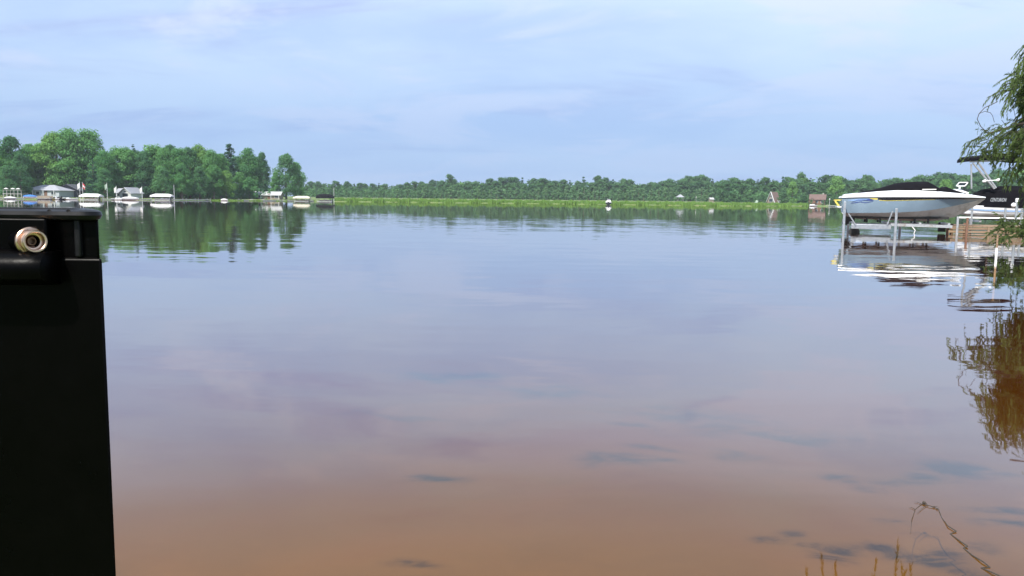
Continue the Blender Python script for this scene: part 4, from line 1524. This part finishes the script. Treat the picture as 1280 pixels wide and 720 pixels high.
for x, bw, zg, zk in WS:
    top = 2.50 if x > .4 else 1.62 + x * .3
    if .3 < x < 1.2:
        top = 2.3 if x > .9 else 1.95
    wob = .03 * math.sin(x * 4)
    cs.append([(x + .05, -bw - .03, zg - .07), (x + .05, -bw - .02, zg + .35 * (top - zg)), (x + .05, -bw * .93, zg + (top - zg) * .8 + wob), (x + .05, -bw * .6, top), (x + .05, 0, top + .05),
               (x + .05, bw * .6, top), (x + .05, bw * .93, zg + (top - zg) * .8), (x + .05, bw + .02, zg + .35 * (top - zg)), (x + .05, bw + .03, zg - .07)])
wcov = MB().loft(cs, caps=True).build('cover', M['black_cloth'], wb, True)
tc_ = bpy.data.curves.new('lettering', 'FONT')
tc_.body = 'CENTURION'
tc_.size = .30
tc_.shear = .35
tc_.offset = .0
tc_.extrude = .004
to = bpy.data.objects.new('lettering_source', tc_)
COL.objects.link(to)
bpy.context.view_layer.update()
me = bpy.data.meshes.new_from_object(to.evaluated_get(bpy.context.evaluated_depsgraph_get()))
bpy.data.objects.remove(to)
me.materials.clear()
me.materials.append(M['grey_wall'])
lt = link('lettering', me, wb)
wmax = max(v.co.x for v in me.vertices)
tp = WP(1237.5, 251.8, -.05)
tw = (WP(1258, 251.8, -.05).x - tp.x) / wmax
lt.location = (tp.x, -1.31, tp.z)
lt.rotation_euler = (R(90), 0, 0)
lt.scale = (tw, .19 / .21, 1)
# tower and bimini
tw_ = MB()
for dd in (.15, 2.35):
    tower = MB()
    tower.tube([WP(1214.5, 236, dd), WP(1214, 205, dd)], .045, 8)
    tower.tube([WP(1243, 236, dd), WP(1216, 203.5, dd)], .05, 8)
    tower.tube([WP(1245, 235, dd), WP(1222, 202, dd)], .05, 8)
    tower.tube([WP(1212, 202, dd), WP(1264, 200, dd)], .045, 8)
    tower.build('tower_frame', M['galv'], wb, True)
tb = MB()
for px in (1213, 1238, 1263):
    tb.tube([WP(px, 201.5, .15), WP(px, 201.5, 2.35)], .035, 6)
tb.build('tower_crossbar', M['galv'], wb)
a, b = WP(1208.5, 199, 0.0), WP(1266, 198, 2.5)
secs = []
for i in range(7):
    t_ = i / 6
    x = a.x + (b.x - a.x) * t_
    zc = a.z + .06 + .16 * math.sin(math.pi * (t_ * .9 + .08)) - .03
    secs.append([(x, a.y, zc - .16), (x, a.y + .02, zc - .02), (x, a.y + .5, zc + .07), (x, 0, zc + .1), (x, b.y - .5, zc + .07), (x, b.y - .02, zc - .02), (x, b.y, zc - .16)])
MB().loft(secs, caps=True).build('bimini', M['black_cloth'], wb, True)
for px, py in ((1230.5, 226.5), (1247.5, 225)):
    p = WP(px, py, .1)
    sp_ = MB()
    sp_.lathe([(0, -.09), (.06, -.08), (.085, 0), (.07, .08), (0, .09)], p, (1, -.35, .25), 12)
    so = sp_.build('tower_speaker', M['white'], wb, True)
MB().bar(WP(1231, 226, .12), WP(1247, 225, .12), .04, .04).build('speaker_bar', M['white'], wb)
# mirror with a white frame
q = [WP(1195.5, 232.5, .5), WP(1206, 232.5, .5), WP(1210, 228, .5), WP(1199, 228, .5)]
mf = MB()
for i in range(4):
    mf.bar(q[i], q[(i + 1) % 4], .05, .05, (0, 1, 0))
mf.tube([WP(1199.5, 236, .5), WP(1199.5, 232.5, .5)], .05, 6)
mfo = mf.build('mirror', M['white'], wb)
MB().add([tuple(p + Vector((0, .015, 0))) for p in q], [(0, 1, 2, 3)]).build('mirror_glass', M['glass'], mfo)
secs = []
for i in range(6):
    t_ = i / 5
    p = WP(1192 + 19 * t_, 238.2 + 3.0 * t_, .2)
    hh = .02 + .13 * math.sin(math.pi * (t_ * .8 + .12))
    secs.append([(p.x, p.y, p.z - hh * .5), (p.x, p.y + .05, p.z + hh * .5), (p.x, p.y + .5, p.z + hh), (p.x, p.y + 1.0, p.z)])
MB().loft(secs, caps=True).build('bow_cushion', M['white'], wb, True)
# its lift
wl = thing('boat_lift', 'low white-railed boat lift holding the wakeboard boat above the plank dock', 'boat lift', WBO, TH)
for dd in (-.15, 2.6):
    zr = WP(1240, 272.5, dd).z
    a = slant(1196, 272, dd, WBO).x
    MB().box((a + 3.7, dd, zr), (7.4, .10, .085)).build('rail', M['white'], wl, bevel=.01)
    for px in (1214, 1255.5, 1276):
        x = slant(px, 272, dd, WBO).x
        MB().box((x, dd - .09, .35), (.09, .08, 2.0)).build('rail_post', M['alu'], wl)
    for px in (1214, 1276):
        x = slant(px, 272, dd, WBO).x
        MB().box((x, dd + .03, -.4), (.11, .11, 2.6)).build('post', M['galv'], wl)
for px in (1225, 1262):
    x = slant(px, 272, 0, WBO).x
    MB().box((x, 1.2, .62), (.12, 2.6, .12)).build('cross_arm', M['galv'], wl)
for s in (-1, 1):
    MB().box((3.9, 1.25 + s * .5, .74), (5.4, .14, .13)).build('bunk', M['black_rubber'], wl)


# ------------------------------------------------------------------ weeping willow on the right bank
rw = random.Random(17)
wt_ = thing('willow_tree', 'weeping willow whose drooping leafy branches hang in from the right edge', 'tree', (20.4, 27.5, .35))
WO = Vector((20.4, 27.5, .35))
trunk = MB()
trunk.tube([Vector(p) - WO for p in ((20.4, 27.5, -.2), (20.3, 27.4, 1.5), (20.0, 27.2, 3.2), (19.8, 27.0, 5.2))], [.55, .42, .36, .30], 10)
trunk.build('trunk', M['bark'], wt_, True)
limbs = {
    'A': [(19.8, 27, 5.1), (18.6, 26.6, 6.6), (17.4, 26.2, 7.2), (16.7, 26.0, 7.0)],
    'B': [(20.0, 27.2, 3.2), (18.6, 26.6, 4.3), (17.2, 26.2, 4.35), (15.9, 26.0, 4.0), (15.1, 26.0, 3.75)],
    'C': [(20.2, 27.3, 2.0), (18.6, 26.0, 2.2), (17.2, 25.6, 1.6), (16.4, 25.5, 1.1)],
    'D': [(19.8, 27, 5.2), (19.6, 25.5, 9.2), (17.0, 23.5, 12.2), (12.0, 21.2, 12.6), (8.2, 20.0, 11.4)],
}
for k, pts in limbs.items():
    n = len(pts)
    MB().tube([Vector(p) - WO for p in pts], [(.16 if k == 'C' else .075) * (1 - i / n) + .012 for i in range(n)], 7).build('limb', M['bark_dark'], wt_, True)


def along(pts, t):
    t = max(0, min(.9999, t)) * (len(pts) - 1)
    i = int(t)
    return Vector(pts[i]).lerp(Vector(pts[i + 1]), t - i)


leafV, leafF, leafT = [], [], []


def strand(mb, p, d, L, bend=1.6, leaves=True, dens=16.0, lsize=.13, r=.006):
    """a twig that starts at p in direction d and bends over to hang; leaves along it"""
    d = Vector(d).normalized()
    p = Vector(p)
    n = max(4, int(L / .14))
    pts = [p.copy()]
    for i in range(n):
        d = (d + Vector((rw.uniform(-.08, .08), rw.uniform(-.08, .08), -bend * L / n * .55))).normalized()
        p = p + d * (L / n)
        pts.append(p.copy())
    mb.tube([q - WO for q in pts], [r * (1.2 - i / (n + 1)) for i in range(len(pts))], 3, False)
    if leaves:
        leafy(pts, dens, lsize)
    return pts


SHADE = None


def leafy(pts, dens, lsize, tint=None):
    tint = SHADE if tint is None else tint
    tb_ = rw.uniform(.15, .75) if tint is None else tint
    for a, b in zip(pts, pts[1:]):
        seg = (b - a)
        m = dens * seg.length
        k = int(m) + (rw.random() < m - int(m))
        for _ in range(k):
            q = a + seg * rw.random()
            ld_ = (seg.normalized() * .9 + Vector((rw.gauss(0, .30), rw.gauss(0, .30), rw.gauss(-.35, .25)))).normalized()
            s = ld_.cross(Vector((rw.gauss(0, 1), rw.gauss(0, 1), rw.gauss(0, 1)))).normalized()
            l_ = lsize * rw.uniform(.6, 1.25)
            w = l_ * .10
            o = len(leafV)
            q0, q1, q2 = q - WO, q + ld_ * l_ * .45 - WO, q + ld_ * l_ + Vector((0, 0, -.1 * l_)) - WO
            leafV.extend([q0, q1 + s * w, q2, q1 - s * w])
            leafF.append((o, o + 1, o + 2, o + 3))
            leafT.extend([min(1, max(0, tb_ + rw.uniform(-.1, .4)))] * 4)


def flush_leaves(name='leafy_branch'):
    global leafV, leafF, leafT
    if leafV:
        me = mesh_np(name, np.array([tuple(v) for v in leafV]), np.array(leafF), [M['leaf_willow']], np.array(leafT))
        link(name, me, wt_)
    leafV, leafF, leafT = [], [], []


def branch(name, specs):
    mb = MB()
    for s in specs:
        strand(mb, *s[0], **s[1])
    tw = mb.build('twigs', M['bark_dark'], wt_)
    tw['kind'] = 'stuff'
    flush_leaves('hanging_leaves')
    wt_.children[-1]['kind'] = 'stuff'


def sp(px, py, d, dr, L, **k):
    return ((P(px, py, d), dr, L), k)


# upper mass
S = []
for i in range(150):
    px = 1258 + rw.random() ** .8 * 90
    py = 104 - min(1, max(0, (px - 1258) / 34)) * 56 + rw.uniform(0, 30)
    S.append(sp(px, py, 26 + rw.uniform(-1.0, 1.0), (rw.uniform(-.65, .1), rw.uniform(-.3, .3), rw.uniform(-.7, .25)), rw.uniform(.45, 1.15), bend=4.0, dens=30, lsize=.15))
for i in range(130):
    S.append(sp(1268 + rw.random() * 70, 84 + rw.uniform(0, 45), 26.5 + rw.uniform(-1, 1), (rw.uniform(-1, .6), rw.uniform(-.5, .5), rw.uniform(-.3, .5)), rw.uniform(.4, .8), bend=1.4, dens=70, lsize=.13))
for i in range(1000):
    px = 1290 + rw.random() ** .9 * 60
    S.append(sp(px, 78 + rw.uniform(0, 125), 27.4 + rw.uniform(-1.2, 2.2), (rw.uniform(-.5, .5), rw.uniform(-.5, .5), rw.uniform(-.4, .2)), rw.uniform(.5, 1.0), bend=3.0, dens=46, lsize=.27))
branch('upper', S[:280])
SHADE = 0.0  # leaves out of view, tinted darkest so their reflection in the water darkens
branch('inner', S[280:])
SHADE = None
# second tier: sprays to the left
S = []
for i in range(130):
    px = 1212 + rw.random() ** .75 * 120
    py = 178 - min(22, max(0, (px - 1216) * .38)) + rw.uniform(-3, 14)
    S.append(sp(px, py, 26 + rw.uniform(-.8, .8), (rw.uniform(-.9, .1), rw.uniform(-.3, .3), rw.uniform(-.2, .5)), rw.uniform(.4, 1.0), bend=4.5, dens=32, lsize=.15))
for i in range(80):
    S.append(sp(1224 + rw.random() * 100, 188 + rw.uniform(-6, 10), 26.2 + rw.uniform(-.8, .8), (rw.uniform(-.8, .5), rw.uniform(-.5, .5), rw.uniform(-.3, .3)), rw.uniform(.3, .6), bend=1.2, dens=80, lsize=.12))
for i in range(90):
    S.append(sp(1264 + rw.random() * 60, 150 + rw.uniform(0, 70), 26.4 + rw.uniform(-.8, .8), (rw.uniform(-.7, .3), rw.uniform(-.4, .4), rw.uniform(-.4, .2)), rw.uniform(.6, 1.3), bend=4.5, dens=36, lsize=.15))
branch('middle', S)
# low foliage down to the water
S = []
for i in range(260):
    px = 1247 + rw.random() ** .8 * 95
    py = 272 + rw.uniform(0, 26) + max(0, 1262 - px) * .25
    S.append(sp(px, py, 25.6 + rw.uniform(-.8, .8), (rw.uniform(-1.0, .4), rw.uniform(-.6, .3), rw.uniform(-.3, .5)), rw.uniform(.25, .55), bend=2.4, dens=85, lsize=.12))
branch('lower', S)
# loop of bare twig with few leaves
tl = MB()
pts = [P(px, py, 26.0) for px, py in ((1284, 166), (1262, 171), (1246, 171), (1234, 166), (1226, 158), (1221.5, 149), (1224, 142), (1231, 134.5), (1240, 130.5), (1247, 127))]
tl.tube([p - WO for p in pts], .012, 5)
for a, b in (((1246, 171), (1290, 140)), ((1252, 150), (1262, 168)), ((1224, 142), (1238, 141)), ((1238, 141), (1243, 153)), ((1262, 118), (1272, 160)), ((1255, 176), (1285, 178))):
    pa, pb = P(*a, 26), P(*b, 26)
    m = pa.lerp(pb, .5) + Vector((0, 0, .06))
    tl.tube([p - WO for p in (pa, m, pb)], .008, 4)
tl.build('bare_twig', M['bark_dark'], wt_)
leafy([P(px, py, 26) for px, py in ((1219, 150), (1223, 158), (1222, 166))], 30, .12)
leafy([P(px, py, 26) for px, py in ((1231, 152), (1230, 164))], 20, .12)
flush_leaves('twig_leaves')
# high branches out of the photo's top edge, seen mirrored in the water
S = []
for i in range(13):
    t = .84 + .18 * rw.random()
    p = along(limbs['D'], t) + Vector((rw.uniform(-.5, .9), rw.uniform(-.5, .5), rw.uniform(-.2, .2)))
    S.append(((p, (rw.uniform(-.3, .3), rw.uniform(-.3, .3), -.6), p.z - rw.uniform(7.5, 8.6)), dict(bend=1.2, dens=44, r=.010, lsize=.17)))
for i in range(70):
    t = .2 + .5 * rw.random()
    p = along(limbs['D'], t)
    S.append(((p, (rw.uniform(-.5, .5), rw.uniform(-.5, .5), -.3), rw.uniform(.8, 2.0)), dict(bend=1.2, dens=26, r=.01)))
for i in range(170):
    p = Vector((rw.uniform(19.0, 22), rw.uniform(25, 29), rw.uniform(3.5, 9)))
    S.append(((p, (rw.uniform(-.8, .8), rw.uniform(-.5, .5), .2), rw.uniform(.6, 1.4)), dict(bend=1.8, dens=40)))
branch('high', S)
# crooked twig lying in the shallows
tq = [(1138, 666), (1140, 650), (1144, 637), (1152.5, 630), (1160, 631.5), (1172.5, 636), (1177.5, 647.5), (1185, 657.5), (1195, 664), (1187.5, 667.5), (1200, 676), (1210, 682.5),
      (1204, 685), (1215, 694), (1230, 702.5), (1237.5, 709), (1226, 710), (1242, 716), (1252, 721), (1262, 730)]


def on_water(px, py, z=.004):
    r = ray(px, py)
    t = (z - EYE) / r.z
    return Vector((r.x * t, r.y * t, z))


tw_o = on_water(1200, 676, 0)
tt = thing('dead_twig', 'thin dark crooked twig floating in the shallows at the lower right', 'twig', tw_o)
pts = []
for i, (a, b) in enumerate(tq):
    pts.append(on_water(a + rw.uniform(-.6, .6), b, .003 + .004 * math.sin(i * 1.9)) - tw_o)
MB().tube(pts, [.0008 + .0023 * min(1, (i / 9) ** .8) for i in range(len(pts))], 6).build('stem', M['bark_dark'], tt, True)
sb_ = MB()
for a, b in (((1152, 630), (1143, 627.5)), ((1160, 631.5), (1153, 626)), ((1166, 633), (1174, 634.5)), ((1158, 632), (1147, 641)), ((1172, 637), (1166, 633)), ((1144, 637), (1136, 634))):
    sb_.tube([on_water(*a) - tw_o, on_water((a[0] + b[0]) / 2, (a[1] + b[1]) / 2 - 1) - tw_o, on_water(*b) - tw_o], [.0018, .0012, .0007], 5)
sb_.build('side_twigs', M['bark_dark'], tt)
tb = MB()
tb.lathe([(0, -.008), (.006, -.006), (.008, 0), (.006, .006), (0, .008)], on_water(1155, 628.5, .006) - tw_o, (1, .3, .1), 10)
tb.build('bud', M['bark_dark'], tt, True)

# ------------------------------------------------------------------ black tank close to the camera
tk_z = ground_z(-.85, 1.08)
tank = thing('water_tank', 'black plastic water tank with a brass hose fitting, close at the left edge', 'tank', (-.85, 1.08, tk_z))
TO = Vector((-.85, 1.08, tk_z))
def TB(x0, x1, y0, y1, z0, z1): return MB().box(Vector(((x0 + x1) / 2, (y0 + y1) / 2, (z0 + z1) / 2)) - TO, (x1 - x0, y1 - y0, z1 - z0))
def wedge(x1, y0, y1, z0, z1, k=.66):
    return MB().prism([Vector((-1.18, y0, z0)) - TO, Vector((x1, y0, z0)) - TO, Vector((x1 - (y1 - y0) * k, y1, z0)) - TO, Vector((-1.18, y1, z0)) - TO], (0, 0, z1 - z0))
wedge(-.512, 1.0, 1.155, tk_z - .02, 1.4215).build('body', M['plastic'], tank, bevel=.004)
wedge(-.5175, 1.006, 1.150, 1.41, 1.4725).build('neck', M['plastic'], tank, bevel=.004)
TB(-.546, -.5385, .9995, 1.02, 1.4225, 1.4695).build('rib', M['rim_plastic'], tank, bevel=.002)
TB(-1.16, -.573, .988, 1.03, 1.426, 1.4705).build('front_panel', M['plastic'], tank, bevel=.003)
prof = [(1.004, 1.386), (.970, 1.390), (.958, 1.398), (.955, 1.410), (.958, 1.420), (.966, 1.4275), (.978, 1.4315), (1.004, 1.4325)]
secs = []
for x, k in ((-1.16, 1), (-.60, 1), (-.578, .97), (-.568, .88), (-.5645, .7)):
    secs.append([Vector((x, 1.004 + (y - 1.004) * k, 1.409 + (z - 1.409) * (1 - (1 - k) * .35))) - TO for y, z in prof])
MB().loft(secs, closed=True, caps=True).build('ledge', M['plastic'], tank, True)
# rounded rim round the top
prof = [(0, -.006), (.006, -.005), (.009, 0), (.0075, .0045), (.003, .0065), (-.004, .0065), (-.008, .003), (-.008, -.005)]
ring = []
x0, x1, y0, y1, rc = -1.18, -.5135, .997, 1.15, .02
cor = []
for cx, cy, a0 in ((x1 - rc, y0 + rc, -90), (x1 - rc, y1 - rc, 0), (x0 + rc, y1 - rc, 90), (x0 + rc, y0 + rc, 180)):
    for k in range(7):
        a = R(a0 + 90 * k / 6)
        cor.append((cx + rc * math.cos(a), cy + rc * math.sin(a), math.cos(a), math.sin(a)))
cor.append(cor[0])
secs = [[Vector((x + nx * o - ((y - y0) * .66 if x > -.9 else 0), y + ny * o, 1.4745 + z)) - TO for o, z in prof] for x, y, nx, ny in cor]
rim = MB().loft(secs, closed=True)
rim.build('rim', M['rim_plastic'], tank, True)
wedge(x1 - .004, y0 + .004, y1 - .004, 1.466, 1.4755).build('lid', M['plastic'], tank, bevel=.003)
for px in (86, 62):
    q = P(px, 266, .992)
    MB().lathe([(0, 0), (.0035, 0), (.0035, .002), (0, .003)], q - TO + Vector((0, .0, .0)), (0, -1, .5), 10).build('rivet', M['plastic'], tank, True)
# brass hose fitting
fc_ = P(37.5, 301.5, .985)
ax = Vector((.76, -.65, .03)).normalized()
o0 = fc_ - TO
FS = .93
fit = MB().lathe([(0, -.02), (.0150, -.02), (.0165, -.001), (.0186, .0), (.0188, .0045), (.0172, .0062), (.0125, .0065)] if FS == 1 else [(r_ * FS, h_ * FS) for r_, h_ in [(0, -.02), (.0150, -.02), (.0165, -.001), (.0186, .0), (.0188, .0045), (.0172, .0062), (.0125, .0065)]], o0, ax, 40).build('brass_flange', M['brass'], tank, True)
prof = [(.0132, .004), (.0132, .0085)]
h = .0085
for k in range(2):
    prof += [(.0130, h + .0006), (.0143, h + .0015), (.0143, h + .0021), (.0130, h + .0030)]
    h += .0030
prof += [(.0134, h + .001), (.0146, h + .002), (.0146, h + .0046), (.0140, h + .0056), (.0122, h + .0056), (.0114, h + .0048), (.0106, h - .004), (.0088, h - .0045), (.0088, h - .016)]
MB().lathe([(r_ * FS, h_ * FS) for r_, h_ in prof], o0, ax, 48).build('brass_nozzle', M['brass'], tank, True)
MB().lathe([(.0089 * FS, (h - .014) * FS), (.0, (h - .014) * FS)], o0, ax, 24).build('nozzle_bore', M['dull_brass'], tank)
MB().lathe([(.0070 * FS, (h - .012) * FS), (.0052 * FS, (h - .0075) * FS), (.0040 * FS, (h - .0075) * FS), (.0030 * FS, (h - .013) * FS)], o0, ax, 24).build('valve_stem', M['dull_brass'], tank, True)
MB().lathe([(.017, -.045), (.0165, -.004), (.010, -.003)], o0, ax, 24).build('fitting_boss', M['plastic'], tank, True)
hx = MB()
hx.lathe([(.0155, .0066), (.0162, .0068), (.0162, .0040), (.0155, .0040)], o0, ax, 6)
hx.build('hex_nut', M['brass'], tank)

# ------------------------------------------------------------------ haze over the lake
HAZE = 0.00017
hm = bpy.data.materials.new('haze')
hm.use_nodes = True
hn = hm.node_tree
hn.nodes.remove(hn.nodes['Principled BSDF'])
pv = hn.nodes.new('ShaderNodeVolumePrincipled')
pv.inputs['Color'].default_value = (0.80, 0.88, 1.0, 1)
pv.inputs['Density'].default_value = HAZE
pv.inputs['Anisotropy'].default_value = 0.0
hn.links.new(pv.outputs[0], hn.nodes['Material Output'].inputs['Volume'])
hb = MB().box((0, 830, 11.2), (3300, 1800, 30.0)).build('haze', hm)
hb['kind'] = 'stuff'
